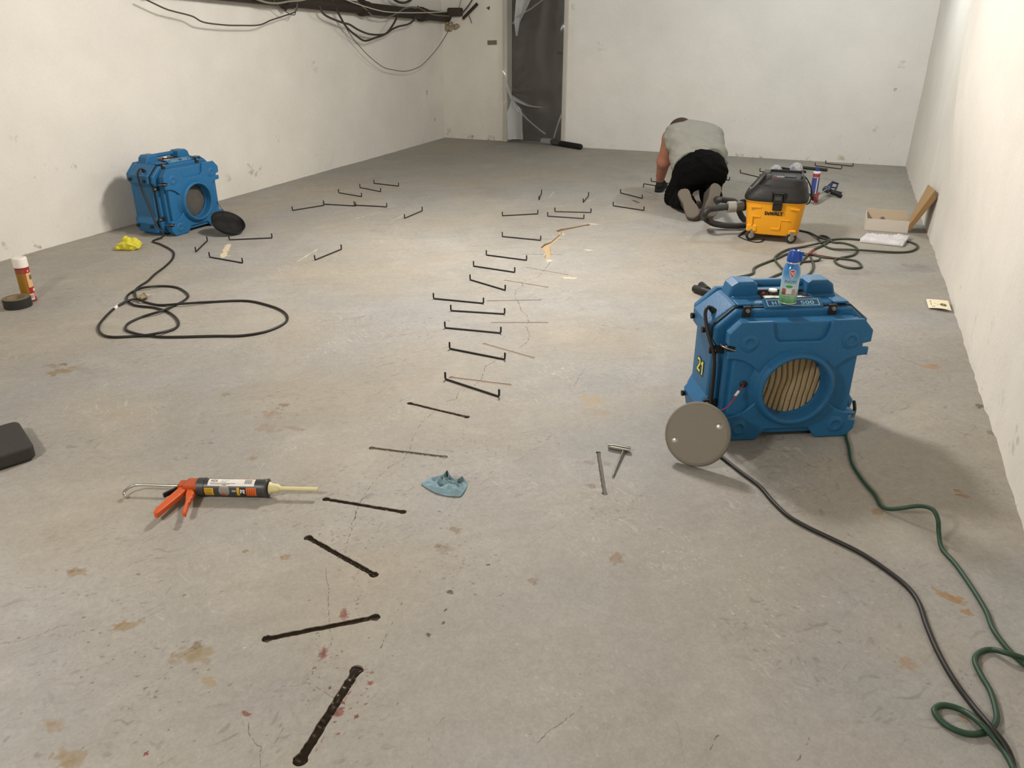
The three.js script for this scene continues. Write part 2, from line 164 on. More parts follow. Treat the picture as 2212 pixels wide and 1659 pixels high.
function paintFloor(tile) {
  const { x0, x1, z0, z1, n } = tile, w = x1 - x0, d = z1 - z0, c = document.createElement('canvas'); c.width = c.height = n;
  const g = c.getContext('2d'), im = g.createImageData(n, n), D = im.data;
  for (let j = 0; j < n; j++) {
    const z = z0 + (j + 0.5) / n * d;
    for (let i = 0; i < n; i++) {
      const x = x0 + (i + 0.5) / n * w, k = (j * n + i) * 4;
      const wx = x + (noise(x * 3, z * 3) - 0.5) * 0.25, wz = z + (noise(x * 3 + 40, z * 3 + 11) - 0.5) * 0.25;
      const big = fbm(wx * 1.1, wz * 1.1, 3) - 0.5, mid = fbm(wx * 7.2 + 9, wz * 6.1, 3) - 0.5, n1 = noise(x * 60, z * 60) - 0.5, n2 = noise(x * 160 + 7, z * 150) - 0.5, n3 = noise(x * 420, z * 400 + 5) - 0.5, rx = x * 0.8 + z * 0.6, rz = z * 0.8 - x * 0.6, scuff = smooth(0.5, 0.72, fbm(x * 3.1 + 90, z * 2.7 + 4, 3)) * smooth(0.7, 0.9, noise(rx * 60 + 9 * noise(x * 14, z * 14), rz * 210 + 6 * noise(x * 22, z * 22))) * noise(x * 35, z * 35 + 8), smear = smooth(0.48, 0.7, fbm(x * 2.6 + 15, z * 3.2 + 44, 3)) * smooth(0.72, 0.92, noise(rz * 50 + 9 * noise(x * 12, z * 12), rx * 120 + 9 + 6 * noise(x * 18 + 5, z * 18))) * noise(x * 30 + 4, z * 30), streak = fbm((x * 0.8 - z * 0.6) * 4 + 30, (x * 0.6 + z * 0.8) * 26, 3) - 0.5, fine = noise(x * 95, z * 95) - 0.5, grit = hash(i + 991, j + (x0 * 77 | 0)) - 0.5, warm = fbm(x * 2.2 + 70, z * 2.2 + 20, 3) - 0.5;
      const worn = smooth(0.60, 0.78, fbm(wx * 6.5 + 5, wz * 6.5 + 3, 4)) , v = 154 + big * 17 + mid * 10 + streak * 6 + n1 * 6 + n2 * 8 + n3 * 8 + grit * 5 + worn * 4 + scuff * 20 - smear * 22;
      D[k] = v + warm * 10 + 1; D[k + 1] = v - 3 + warm * 2; D[k + 2] = v - 12 - warm * 12; D[k + 3] = 255;
    }
  }
  g.putImageData(im, 0, 0);
  const sx = n / w, sz = n / d;
  const kit = {
    stroke(pts, width, color, alpha, rough, gap, seed) {
      if (!pts.some((p) => p.x > x0 - 0.3 && p.x < x1 + 0.3 && p.z > z0 - 0.3 && p.z < z1 + 0.3)) return;
      const r = rng(seed * 31 + 5), path = []; for (let i = 0; i < pts.length - 1; i++) { const a = pts[i], b = pts[i + 1], m = Math.max(2, Math.ceil(a.distanceTo(b) / 0.008)); for (let j = 0; j < m; j++) path.push([lerp(a.x, b.x, j / m) + (r() - 0.5) * rough * 0.7, lerp(a.z, b.z, j / m) + (r() - 0.5) * rough * 0.7]); } path.push([pts.at(-1).x, pts.at(-1).z]);
      g.lineCap = 'round'; for (let i = 0; i < path.length - 1; i++) { const skip = r() < gap * 1.25, wv = width * (0.3 + 0.75 * r()); if (skip) continue; g.strokeStyle = `rgba(${color},${alpha * (0.7 + 0.3 * r())})`; g.save(); g.setTransform(sx, 0, 0, sz, -x0 * sx, -z0 * sz); g.lineWidth = wv; g.beginPath(); g.moveTo(...path[i]); g.lineTo(...path[i + 1]); g.stroke(); g.restore(); }
    },
    blot(p, rx, rz, color, alpha, seed, turn) {
      if (p.x < x0 - 0.3 || p.x > x1 + 0.3 || p.z < z0 - 0.3 || p.z > z1 + 0.3) return;
      const r = rng(seed * 131 + 17), m = 15, fine = Math.max(rx, rz) < 0.011, bumps = Array.from({ length: m }, () => fine ? 0.3 + 0.9 * r() : 0.6 + 0.55 * r()), draw = (s, a) => { g.save(); g.setTransform(sx, 0, 0, sz, -x0 * sx, -z0 * sz); g.translate(p.x, p.z); g.rotate(-turn); g.fillStyle = `rgba(${color},${a})`; g.beginPath(); for (let i = 0; i < m; i++) { const t = i / m * 2 * Math.PI, q = bumps[i] * s; g.lineTo(Math.cos(t) * rx * q, Math.sin(t) * rz * q); } g.closePath(); g.fill(); g.restore(); };
      if (fine) return draw(1, alpha);
      draw(1, alpha * 0.45); draw(0.8, alpha * 0.4); for (let i = 0; i < 16; i++) { const a = r() * 6.283, q = Math.sqrt(r()) * 1.15, s = 0.1 + 0.22 * r(); g.save(); g.setTransform(sx, 0, 0, sz, -x0 * sx, -z0 * sz); g.translate(p.x, p.z); g.rotate(-turn); g.fillStyle = `rgba(${color},${alpha * (0.2 + 0.5 * r())})`; g.beginPath(); g.ellipse(Math.cos(a) * q * rx, Math.sin(a) * q * rz, s * rx, s * rz, r() * 3, 0, 6.283); g.fill(); g.restore(); }
    },
  };
  for (const m of MARKS) m(kit);
  const t = new THREE.CanvasTexture(c); t.colorSpace = THREE.SRGBColorSpace; t.flipY = false; t.repeat.set(1 / w, 1 / d); t.offset.set(-x0 / w, -z0 / d); t.anisotropy = 16;
  return t;   // uv are metres: (x, z)
}
const plasterBump = bumpTile(512, (x, y) => 0.3 * wrapNoise(x, y, 11) + 0.28 * wrapNoise(x, y, 31) + 0.22 * wrapNoise(x, y, 83) + 0.2 * wrapNoise(x, y, 190));
const floorBump = plasterBump.clone(); floorBump.repeat.set(0.9, 0.9);
const floorMats = TILES.map((t) => std(0xffffff, 0.72, { map: paintFloor(t), bumpMap: floorBump, bumpScale: 0.0016 }));
{
  const geos = [];
  TILES.forEach((t) => {
    const s = outline([[t.x0, t.z0], [t.x1, t.z0], [t.x1, t.z1], [t.x0, t.z1]]);
    for (const c of cuts) if (c.poly.every(([x, z]) => x > t.x0 && x < t.x1 && z > t.z0 && z < t.z1)) { s.holes.push(outline(c.poly)); c.used = true; }
    const g = new THREE.ShapeGeometry(s), p = g.attributes.position, q = [], u = [], nn = [];
    for (let i = 0; i < p.count; i++) { q.push(p.getX(i), 0, p.getY(i)); u.push(p.getX(i), p.getY(i)); nn.push(0, 1, 0); }
    const h = new THREE.BufferGeometry(); h.setAttribute('position', new THREE.Float32BufferAttribute(q, 3)); h.setAttribute('uv', new THREE.Float32BufferAttribute(u, 2)); h.setAttribute('normal', new THREE.Float32BufferAttribute(nn, 3));
    const ix = [...g.index.array]; for (let i = 0; i < ix.length; i += 3) [ix[i], ix[i + 1]] = [ix[i + 1], ix[i]]; h.setIndex(ix);
    geos.push(flat(h));
  });
  geos.push(flat(box(5.6, 0.1, 12.2, -1.95, -0.14, -3.35)));
  const all = mergeGeometries(geos, true), floor = new THREE.Mesh(all, [...floorMats, floorMats[4]]);
  floor.name = 'floor'; floor.userData.kind = 'structure'; shadows(floor); scene.add(floor);
  // every groove and the broken crack has sides and a bottom of its own
  const openMat = std(0x8f8779, 0.9), wetMat = phys(0x1d150d, 0.08, { clearcoat: 1, clearcoatRoughness: 0.05 }), fillMat = std(0x8a7865, 0.62), pitMat = std(0xb7a27c, 0.95);
  const trench = (poly, depth) => { const pos = [], n = poly.length; for (let i = 0; i < n; i++) { const [ax, az] = poly[i], [bx, bz] = poly[(i + 1) % n]; pos.push(ax, 0, az, bx, 0, bz, bx, -depth, bz, ax, 0, az, bx, -depth, bz, ax, -depth, az); } const g = new THREE.BufferGeometry(); g.setAttribute('position', new THREE.Float32BufferAttribute(pos, 3)); g.computeVertexNormals(); return g; };
  const bed = (poly, depth, wob) => { const g = new THREE.ShapeGeometry(outline(poly)), p = g.attributes.position, q = []; for (let i = 0; i < p.count; i++) q.push(p.getX(i), -depth + (wob ? (noise(p.getX(i) * 60, p.getY(i) * 60) - 0.5) * wob : 0), p.getY(i)); g.setAttribute('position', new THREE.Float32BufferAttribute(q, 3)); const ix = [...g.index.array]; for (let i = 0; i < ix.length; i += 3) [ix[i], ix[i + 1]] = [ix[i + 1], ix[i]]; g.setIndex(ix); g.computeVertexNormals(); return g; };
  const wetDepth = [0.0045, 0.003, 0.003, 0.003, 0.0025, 0.003, 0.0025], mudMats = { 4: std(0x54483a, 0.5), 6: std(0x4c4538, 0.6) };
  // resin stands in the groove with a hollow, uneven surface
  const bead = (c, depth) => {
    const d = c.b.clone().sub(c.a), L = d.length(), u = d.normalize(), n = V(-u.z, 0, u.x), hw = c.hw * 1.6, N = 90, K = 8, pos = [], ix = [];
    for (let j = 0; j <= N; j++) for (let k = 0; k <= K; k++) { const q = c.a.clone().addScaledVector(u, j / N * L).addScaledVector(n, (k / K * 2 - 1) * hw), s = Math.abs(k / K * 2 - 1) * 1.6; pos.push(q.x, Math.min(-0.0006, -depth - 0.0012 + Math.min(1, s * s) * 0.0022 + (noise(q.x * 130, q.z * 130) - 0.5) * 0.0016), q.z); }
    for (let j = 0; j < N; j++) for (let k = 0; k < K; k++) { const a = j * (K + 1) + k, b = a + K + 1; ix.push(a, a + 1, b, a + 1, b + 1, b); }
    const g = new THREE.BufferGeometry(); g.setAttribute('position', new THREE.Float32BufferAttribute(pos, 3)); g.setIndex(ix); g.computeVertexNormals(); return g;
  };
  cuts.forEach((c, i) => {
    if (!c.used) return;
    if (c.kind === 'open') {
      const gm = part('groove', [trench(c.poly, 0.02)], openMat, floor); gm.userData.label = 'open saw-cut groove with drilled ends';
      part('wet_resin', [bead(c, wetDepth[i])], i < 4 || i === 5 ? wetMat : mudMats[i], gm);
    }
    else if (c.kind === 'filled') { const gm = part('groove', [trench(c.poly, 0.012)], openMat, floor); gm.userData.label = 'saw-cut groove filled with brown resin'; part('resin_fill', [bed(c.poly, 0.0018, 0.0015)], fillMat, gm); }
    else { const gm = part('crack', [trench(c.poly, 0.02)], std(0x8d7a5c, 0.95), floor); gm.userData.label = 'broken-out crack with crumbly beige edges'; part('crack_bed', [bed(c.poly, 0.012, 0.012)], pitMat, gm); }
  });
}

// ------------------------------------------------------------------ walls and ceiling
function wallTexture(w, h, nx, ny, seed, marks, base = [219, 215, 206]) {
  return canvasOf(nx, ny, (g) => {
    const im = g.createImageData(nx, ny), D = im.data;
    for (let j = 0; j < ny; j++) for (let i = 0; i < nx; i++) {
      const x = (i + 0.5) / nx * w, y = h - (j + 0.5) / ny * h, k = (j * nx + i) * 4, big = fbm(x * 1.3 + seed, y * 1.3, 3) - 0.5, mid = fbm(x * 6 + seed, y * 6 + 4, 3) - 0.5, grit = hash(i, j + seed) - 0.5;
      const v = big * 12 + mid * 8 + grit * 5; D[k] = base[0] + v; D[k + 1] = base[1] + v; D[k + 2] = base[2] + v * 1.1 - big * 4; D[k + 3] = 255;
    }
    g.putImageData(im, 0, 0);
    const r = rng(seed * 7 + 3), sx = nx / w, sy = ny / h;
    for (const [x, y, rx, ry, color, a] of marks) for (let i = 0; i < 9; i++) { g.fillStyle = `rgba(${color},${a * (0.3 + 0.5 * r())})`; g.beginPath(); g.ellipse((x + (r() - 0.5) * rx * 1.7) * sx, (h - y + (r() - 0.5) * ry * 1.7) * sy, rx * sx * (0.15 + 0.3 * r()), ry * sy * (0.15 + 0.3 * r()), r() * 3, 0, 6.283); g.fill(); }
    for (let i = 0; i < w * 22; i++) { const y = r() ** 3 * 0.5; g.fillStyle = `rgba(${r() < 0.5 ? '140,130,114' : '166,156,140'},${0.1 + 0.25 * r()})`; g.beginPath(); g.ellipse(r() * nx, ny - y * sy, (0.002 + 0.006 * r()) * sx, (0.002 + 0.008 * r()) * sy, r() * 3, 0, 6.283); g.fill(); }
  });
}
const wallBump = plasterBump.clone(); wallBump.repeat.set(1, 1);
// a wall as a closed slab whose room side is uneven plaster; (u along, y up), bulge(u, y) pushes it into the room
function wallSlab(len, h, thick, nu, nv, bulge) {
  const front = new THREE.PlaneGeometry(len, h, nu, nv).translate(len / 2, h / 2, 0), p = front.attributes.position, uv = front.attributes.uv;
  for (let i = 0; i < p.count; i++) { const u = p.getX(i), y = p.getY(i); p.setZ(i, bulge(u, y)); uv.setXY(i, u, y); }
  front.computeVertexNormals();
  return join([front, box(len, h, thick, len / 2, h / 2, -thick / 2 - 0.06)]);
}
const plaster = (u, y, s) => (fbm(u * 1.1 + s, y * 1.1, 3) - 0.5) * 0.03 + (fbm(u * 7 + s, y * 7, 3) - 0.5) * 0.006 + (y < 0.06 ? (noise(u * 17 + s, 3) - 0.5) * 0.008 : 0);
function wallMat(tex, w, h) { tex.repeat.set(1 / w, 1 / h); return std(0xffffff, 0.85, { map: tex, bumpMap: wallBump, bumpScale: 0.0025 }); }
{
  const zl = (px, py) => { const q = PX(px, py, XL); return [ZF - q.z, q.y]; };   // along the left wall from the front
  const len = ZF - ZA + 0.1, dirt = [[540, 365, 0.03, 0.06, '120,113,101', 0.4], [556, 368, 0.05, 0.04, '140,132,120', 0.3], [492, 383, 0.03, 0.05, '150,142,130', 0.3], [80, 533, 0.03, 0.02, '110,104,92', 0.5], [10, 532, 0.02, 0.03, '130,122,110', 0.4], [680, 145, 0.04, 0.06, '170,162,148', 0.3], [923, 205, 0.012, 0.05, '90,84,76', 0.6], [940, 258, 0.02, 0.02, '90,84,76', 0.6], [160, 360, 0.02, 0.02, '140,132,120', 0.4], [30, 300, 0.03, 0.03, '180,170,156', 0.4], [600, 300, 0.03, 0.03, '170,162,148', 0.4]].map(([x, y, a, b, c, k]) => [...zl(x, y), a, b, c, k]);
  const m = structure('wall_left', [wallSlab(len, CEILING, 0.2, 260, 50, (u, y) => plaster(u, y, 3)).rotateY(Math.PI / 2).translate(XL, 0, ZF)], wallMat(wallTexture(len, CEILING, 2048, 512, 3, dirt), len, CEILING));
  // right wall: rubble wall under plaster, with a slow swell that turns the near stretch away from the back
  const lr = ZF - ZB + 0.1;
  const swell = (u, y) => { const z = ZB - 0.05 + u; return 0.11 * smooth(-6.05, -5.2, z) * (1 - smooth(-5.0, -2.4, z)) * smooth(0.15, 1.2, y); };
  const rw = (px, py) => { const q = PX(px, py, XR); return [q.z - ZB + 0.05, q.y]; };
  const rdirt = [[2100, 720, 0.03, 0.1, '180,171,157', 0.3], [2140, 715, 0.02, 0.06, '180,171,157', 0.3], [2160, 860, 0.03, 0.03, '176,168,155', 0.3], [2190, 950, 0.04, 0.05, '166,158,146', 0.35], [2075, 620, 0.012, 0.012, '110,104,94', 0.6]].map(([x, y, a, b, c, k]) => [...rw(x, y), a, b, c, k]);
  structure('wall_right', [wallSlab(lr, CEILING, 0.2, 260, 50, (u, y) => plaster(u, y, 11) + swell(u, y)).rotateY(-Math.PI / 2).translate(XR, 0, ZB - 0.05)], wallMat(wallTexture(lr, CEILING, 2048, 512, 11, rdirt), lr, CEILING));
  const DL = -3.72, DR = -2.93, wb = XR - DR + 0.15;
  const bd = (px, py) => { const q = PZ(px, py, ZB); return [q.x - DR, q.y]; };
  const bdirt = [[1934, 194, 0.012, 0.016, '96,90,78', 0.9], [1600, 335, 0.06, 0.012, '120,112,98', 0.5], [1640, 340, 0.05, 0.01, '110,102,90', 0.5], [1815, 340, 0.05, 0.03, '170,158,130', 0.5], [1745, 342, 0.02, 0.015, '150,140,120', 0.5], [1890, 280, 0.03, 0.04, '160,154,142', 0.35], [1300, 100, 0.05, 0.05, '196,190,178', 0.4], [1945, 140, 0.04, 0.04, '170,164,150', 0.3], [1240, 14, 0.03, 0.03, '180,172,158', 0.6]].map(([x, y, a, b, c, k]) => [...bd(x, y), a, b, c, k]);
  structure('wall_back', [wallSlab(wb, CEILING, 0.2, 120, 60, (u, y) => plaster(u, y, 23) * smooth(0, 0.1, u)).translate(DR, 0, ZB)], wallMat(wallTexture(wb, CEILING, 1024, 768, 23, bdirt, [217, 215, 209]), wb, CEILING));
  const wa = DL - XL + 0.15;
  structure('wall_back_left', [wallSlab(wa, CEILING, 0.3, 40, 60, (u, y) => plaster(u, y, 31) * smooth(wa, wa - 0.1, u)).translate(XL - 0.15, 0, ZA), box(DR - DL, 0.35, 0.3, (DR + DL) / 2, CEILING - 0.175, ZA - 0.12)], wallMat(wallTexture(wa, CEILING, 512, 768, 31, [[0.75, 0.02, 0.06, 0.03, '120,110,96', 0.5], [0.5, 0.03, 0.05, 0.02, '110,100,86', 0.6], [0.2, 0.05, 0.04, 0.06, '150,140,124', 0.4]], [213, 209, 198]), wa, CEILING));
  structure('wall_front', [box(5.8, CEILING, 0.2, -1.94, CEILING / 2, ZF + 0.1)], std(0xb8b3a6, 0.9));
  structure('ceiling', [box(5.8, 0.15, 12.4, -1.94, CEILING + 0.075, -3.35)], std(0x6e6557, 0.9));
  // door in the back wall: plastered jambs, a dark brown door leaf set back
  const jambMat = std(0xc2bdb0, 0.85), dm = std(0x3a3129, 0.6);
  const frame = part('trim_1', [rbox(0.05, 2.05, 0.16, DL + 0.012, 1.025, ZA - 0.02, 0.012), rbox(0.055, 2.05, 0.22, DR - 0.02, 1.025, ZB - 0.10, 0.014), rbox(DR - DL, 0.06, 0.16, (DL + DR) / 2, 2.05, ZA - 0.05, 0.01)], jambMat, scene); frame.userData.kind = 'structure';
  const leaf = structure('door_1', [rbox(DR - DL, 2.05, 0.04, (DL + DR) / 2, 1.03, ZA - 0.14, 0.003)], dm);
  part('door_handle', [bar(V(DR - 0.09, 0.98, ZA - 0.12), V(DR - 0.09, 0.98, ZA - 0.06), 0.012), bar(V(DR - 0.09, 0.98, ZA - 0.062), V(DR - 0.19, 0.98, ZA - 0.062), 0.008)], std(0x2a2622, 0.4, { metalness: 0.7 }), leaf);
}
// ------------------------------------------------------------------ ceiling lamps (outside the frame)
for (const L of LAMPS) {
  const t = thing('ceiling_lamp', L.label, 'lamp', [L.at[0], CEILING, L.at[2]], 0);
  part('lamp_holder', [lathe([[0, 0], [0.055, 0], [0.055, -0.02], [0.03, -0.035], [0.022, -0.085], [0, -0.085]], 24)], std(0xe8e4da, 0.4), t);
  const c = new THREE.Color().setRGB(...L.color);
  part('light_bulb', [lathe([[0, -0.085], [0.014, -0.09], [0.016, -0.11], [0.034, -0.16], [0.041, -0.195], [0.034, -0.228], [0.016, -0.242], [0, -0.244]].map(([r, y]) => [r, y]), 20)], new THREE.MeshStandardMaterial({ color: 0xffffff, emissive: c, emissiveIntensity: 30, roughness: 0.4 }), t);
  const light = new THREE.PointLight(c, L.power, 0, 2); light.position.set(0, L.at[1] - CEILING, 0); light.castShadow = true; light.shadow.radius = L.size; t.add(light);
}

// ------------------------------------------------------------------ the blue air scrubbers
const speckle = bumpTile(256, (x, y) => 0.6 * wrapNoise(x, y, 40) + 0.4 * wrapNoise(x, y, 90)); speckle.repeat.set(8, 8);
const blueMap = canvasOf(512, 512, (g, w, h) => { const r = rng(5); g.fillStyle = '#25638f'; g.fillRect(0, 0, w, h); for (let i = 0; i < 500; i++) { const l = r(); g.strokeStyle = l < 0.6 ? `rgba(96,150,190,${0.05 + 0.12 * r()})` : `rgba(18,48,74,${0.05 + 0.15 * r()})`; g.lineWidth = 0.6 + 1.4 * r(); const x = r() * w, y = r() * h, a = r() * 6.28, q = 4 + 30 * r(); g.beginPath(); g.moveTo(x, y); g.lineTo(x + Math.cos(a) * q, y + Math.sin(a) * q); g.stroke(); } for (let i = 0; i < 900; i++) { g.fillStyle = `rgba(150,180,200,${0.12 * r()})`; g.beginPath(); g.arc(r() * w, r() * h, 0.6 + 3 * r() ** 3, 0, 6.3); g.fill(); } });
blueMap.wrapS = blueMap.wrapT = THREE.RepeatWrapping; blueMap.repeat.set(2.2, 2.2);
const BLUE = phys(0xffffff, 0.42, { map: blueMap, bumpMap: speckle, bumpScale: 0.0004, specularIntensity: 0.6 });
const RUBBER = std(0x15140f, 0.55), BLACKP = std(0x1a1a19, 0.42), STEEL = std(0xb9b8b2, 0.3, { metalness: 0.9 }), STUD = std(0x8e8a80, 0.35, { metalness: 0.6 });
function boxUV(g, s = 1) { g = flat(g); const p = g.attributes.position, n = g.attributes.normal, u = g.attributes.uv; for (let i = 0; i < p.count; i++) { const ax = Math.abs(n.getX(i)), ay = Math.abs(n.getY(i)), az = Math.abs(n.getZ(i)); if (ax > ay && ax > az) u.setXY(i, p.getZ(i) * s, p.getY(i) * s); else if (ay > az) u.setXY(i, p.getX(i) * s, p.getZ(i) * s); else u.setXY(i, p.getX(i) * s, p.getY(i) * s); } return g; }
const blue = (name, geos, parent) => part(name, [boxUV(join(geos))], BLUE, parent);

function airScrubber(label, pos, turn, opt) {
  const t = thing('air_scrubber', label, 'air scrubber', pos, turn);
  // body: wide feet and shoulders, drawn-in waist, cut top corners
  const prof = mirrorX([[0.235, 0.008], [0.272, 0.024], [0.284, 0.085], [0.255, 0.125], [0.253, 0.315], [0.276, 0.345], [0.276, 0.392], [0.2, 0.452], [0.19, 0.455]]);
  const body = blue('body', [extrude(outline(prof), -0.275, -0.1, 0.014, 3)], t);
  const rim = mirrorX([[0.215, 0.012], [0.25, 0.03], [0.258, 0.09], [0.243, 0.122], [0.243, 0.318], [0.262, 0.345], [0.262, 0.386], [0.196, 0.446]]);
  blue('front_rim', [extrude(outline(rim), -0.102, -0.07, 0.007, 2)], t);
  blue('rear_rim', [extrude(outline(rim.map(([x, y]) => [x * 1.02, y * 1.03])), -0.3, -0.268, 0.008, 2)], t);
  part('seal', [extrude(outline(rim.map(([x, y]) => [x * 1.016, 0.23 + (y - 0.23) * 1.018])), -0.1, -0.092, 0, 1)], RUBBER, t);
  const neck = new THREE.Shape(outline(mirrorX([[0.2, 0.02], [0.226, 0.045], [0.226, 0.385], [0.19, 0.425]])).getPoints()); { const h = new THREE.Path(); h.absarc(0, 0.197, 0.114, 0, Math.PI * 2, true); neck.holes.push(h); }
  blue('door_frame', [extrude(neck, -0.075, -0.036, 0.006, 2, 32)], t);
  // door: slab, raised cross plate with four pockets, inlet ring, corner bosses
  const door = new THREE.Group(); door.name = 'door'; t.add(door);
  const side = [[0.205, 0.43], [0.24, 0.392], [0.24, 0.352], [0.214, 0.346], [0.214, 0.331], [0.236, 0.331], [0.236, 0.305]], low = [[0.236, 0.092], [0.236, 0.085], [0.214, 0.082], [0.214, 0.068], [0.24, 0.064], [0.24, 0.032], [0.214, 0.003]];
  const hole = () => { const h = new THREE.Path(); h.absarc(0, 0.197, 0.114, 0, Math.PI * 2, true); return h; };
  const slab = outline([...mirrorX([[0.105, 0.02], ...low.slice().reverse().map(([x, y]) => [Math.min(x, 0.236), Math.max(y, 0.006)]).filter(([x]) => x > 0.2), [0.21, 0.1], [0.21, 0.3], [0.236, 0.308], [0.214, 0.331], [0.214, 0.346], [0.236, 0.352], [0.236, 0.388], [0.2, 0.424]])]); slab.holes.push(hole());
  part('door_slab', [boxUV(extrude(slab, -0.045, -0.01, 0.006, 2, 32))], BLUE, door);
  const q = new THREE.Shape(); q.moveTo(-0.205, 0.43);
  for (const [x, y] of [[-0.1, 0.43], [-0.086, 0.374], [-0.07, 0.36], [0.07, 0.36], [0.086, 0.374], [0.1, 0.43], ...side]) q.lineTo(x, y);
  q.quadraticCurveTo(0.165, 0.306, 0.126, 0.252); q.quadraticCurveTo(0.15, 0.197, 0.126, 0.142); q.quadraticCurveTo(0.165, 0.094, 0.236, 0.092);
  for (const [x, y] of [...low, [0.105, 0.003], [0.076, 0.042], [-0.076, 0.042], [-0.105, 0.003], ...low.slice().reverse().map(([x, y]) => [-x, y])]) q.lineTo(x, y);
  q.quadraticCurveTo(-0.165, 0.094, -0.126, 0.142); q.quadraticCurveTo(-0.15, 0.197, -0.126, 0.252); q.quadraticCurveTo(-0.165, 0.306, -0.236, 0.305);
  for (const [x, y] of side.slice().reverse().slice(1).map(([x, y]) => [-x, y])) q.lineTo(x, y);
  q.holes.push(hole());
  part('door_cross', [boxUV(extrude(q, -0.014, 0.003, 0.0045, 3, 24))], BLUE, door);
  part('inlet_ring', [boxUV(latheZ([[0.11, -0.05], [0.11, 0.02], [0.112, 0.028], [0.117, 0.031], [0.125, 0.03], [0.132, 0.02], [0.135, 0.002], [0.146, -0.003], [0.15, -0.01]], 64).translate(0, 0.197, 0)), boxUV(latheZ([[0.11, -0.02], [0.106, -0.022], [0.106, -0.034], [0.11, -0.036]], 64).translate(0, 0.197, 0))], BLUE, door);
  for (const [x, y] of [[-0.17, 0.36], [0.17, 0.36], [-0.17, 0.052], [0.17, 0.052]]) part('corner_boss', [boxUV(latheZ([[0, 0.0045], [0.014, 0.0045], [0.0155, 0.008], [0.02, 0.008], [0.022, 0.0055], [0.03, 0.005], [0.033, 0.0025], [0.0335, 0]], 28).translate(x, y, 0))], BLUE, door);
  // filter in the inlet
  if (opt.filter === 'pleated') {
    const g = new THREE.CircleGeometry(0.1, 64), grid = new THREE.PlaneGeometry(0.218, 0.218, 260, 26), p = grid.attributes.position; g.dispose();
    for (let i = 0; i < p.count; i++) { let x = p.getX(i), y = p.getY(i); const xs = x + (fbm(x * 9 + 4, y * 9, 2) - 0.5) * 0.02 - y * 0.1, w = xs / 0.0195 - Math.floor(xs / 0.0195); p.setZ(i, -0.016 * Math.pow(Math.abs(2 * w - 1), 7) + (noise(x * 40, y * 40) - 0.5) * 0.002); const r = Math.hypot(x, y); if (r > 0.108) p.setXY(i, x * 0.108 / r, y * 0.108 / r); }
    grid.computeVertexNormals();
    const tex = canvasOf(512, 512, (c, w, h) => { const r = rng(8); c.fillStyle = '#a2906f'; c.fillRect(0, 0, w, h); for (let i = 0; i < 5000; i++) { c.fillStyle = `rgba(${r() < 0.5 ? '120,100,72' : '176,158,128'},${0.25 * r()})`; c.fillRect(r() * w, r() * h, 2 + 5 * r(), 2 + 5 * r()); } for (let i = 0; i < 70; i++) { c.fillStyle = `rgba(40,30,20,${0.5 + 0.4 * r()})`; c.beginPath(); c.arc(r() * w, r() * h, 1 + 3 * r() ** 2, 0, 6.3); c.fill(); } });
    part('pleated_filter', [grid.translate(0, 0.197, -0.03)], std(0xffffff, 0.95, { map: tex, side: THREE.DoubleSide }), t);
  } else {
    const tex = canvasOf(512, 512, (c, w, h) => { const r = rng(9); c.fillStyle = '#78736a'; c.fillRect(0, 0, w, h); for (let i = 0; i < 9000; i++) { const a = r(); c.strokeStyle = a < 0.5 ? `rgba(34,31,26,${0.5 * r()})` : `rgba(150,146,132,${0.5 * r()})`; c.lineWidth = 1; const x = r() * w, y = r() * h, b = r() * 6.3; c.beginPath(); c.moveTo(x, y); c.lineTo(x + Math.cos(b) * 9, y + Math.sin(b) * 9); c.stroke(); } });
    const g = new THREE.CircleGeometry(0.1, 48, 0, Math.PI * 2), dome = lathe([[0, 0.012], [0.04, 0.01], [0.085, 0.004], [0.108, -0.006]], 48).rotateX(Math.PI / 2), p = dome.attributes.position, u = dome.attributes.uv; g.dispose(); for (let i = 0; i < p.count; i++) { p.setZ(i, p.getZ(i) + (noise(p.getX(i) * 60, p.getY(i) * 60) - 0.5) * 0.008); u.setXY(i, p.getX(i) * 5 + 0.5, p.getY(i) * 5 + 0.5); } dome.computeVertexNormals();
    part('prefilter', [dome.translate(0, 0.197, -0.03)], std(0xffffff, 0.5, { map: tex, metalness: 0.35, bumpMap: speckle, bumpScale: 0.003, side: THREE.DoubleSide }), t);
  }
  // top: handle, control panel, name plate
  const hnd = blue('handle', [extrude(outline([[0.082, 0], [0.19, 0], [0.178, 0.04], [0.158, 0.054], [0.1, 0.054], [0.088, 0.046]]), -0.265, -0.185, 0.01, 3).translate(0, 0.45, 0), extrude(outline([[-0.082, 0], [-0.19, 0], [-0.178, 0.04], [-0.158, 0.054], [-0.1, 0.054], [-0.088, 0.046]].reverse()), -0.265, -0.185, 0.01, 3).translate(0, 0.45, 0), rbox(0.2, 0.026, 0.034, 0, 0.484, -0.244, 0.012, 3)], t); hnd.name = 'handle';
  blue('top_plate', [rbox(0.36, 0.012, 0.1, 0, 0.454, -0.215, 0.005), rbox(0.05, 0.008, 0.05, -0.165, 0.457, -0.115, 0.004), rbox(0.05, 0.008, 0.05, 0.165, 0.457, -0.115, 0.004)], t);
  const panel = part('control_panel', [rbox(0.165, 0.006, 0.095, 0, 0.46, -0.178, 0.002)], std(0x17181a, 0.35), t);
  part('panel_trim', [rbox(0.16, 0.004, 0.004, 0, 0.464, -0.222, 0.001), rbox(0.16, 0.004, 0.004, 0, 0.464, -0.134, 0.001)], STEEL, panel);
  part('dial', [cyl(0.018, 0.016, 0.012, -0.038, 0.468, -0.178)], BLACKP, panel); part('dial_cap', [cyl(0.014, 0.0135, 0.006, -0.038, 0.477, -0.178)], std(0xe8e6de, 0.4), panel);
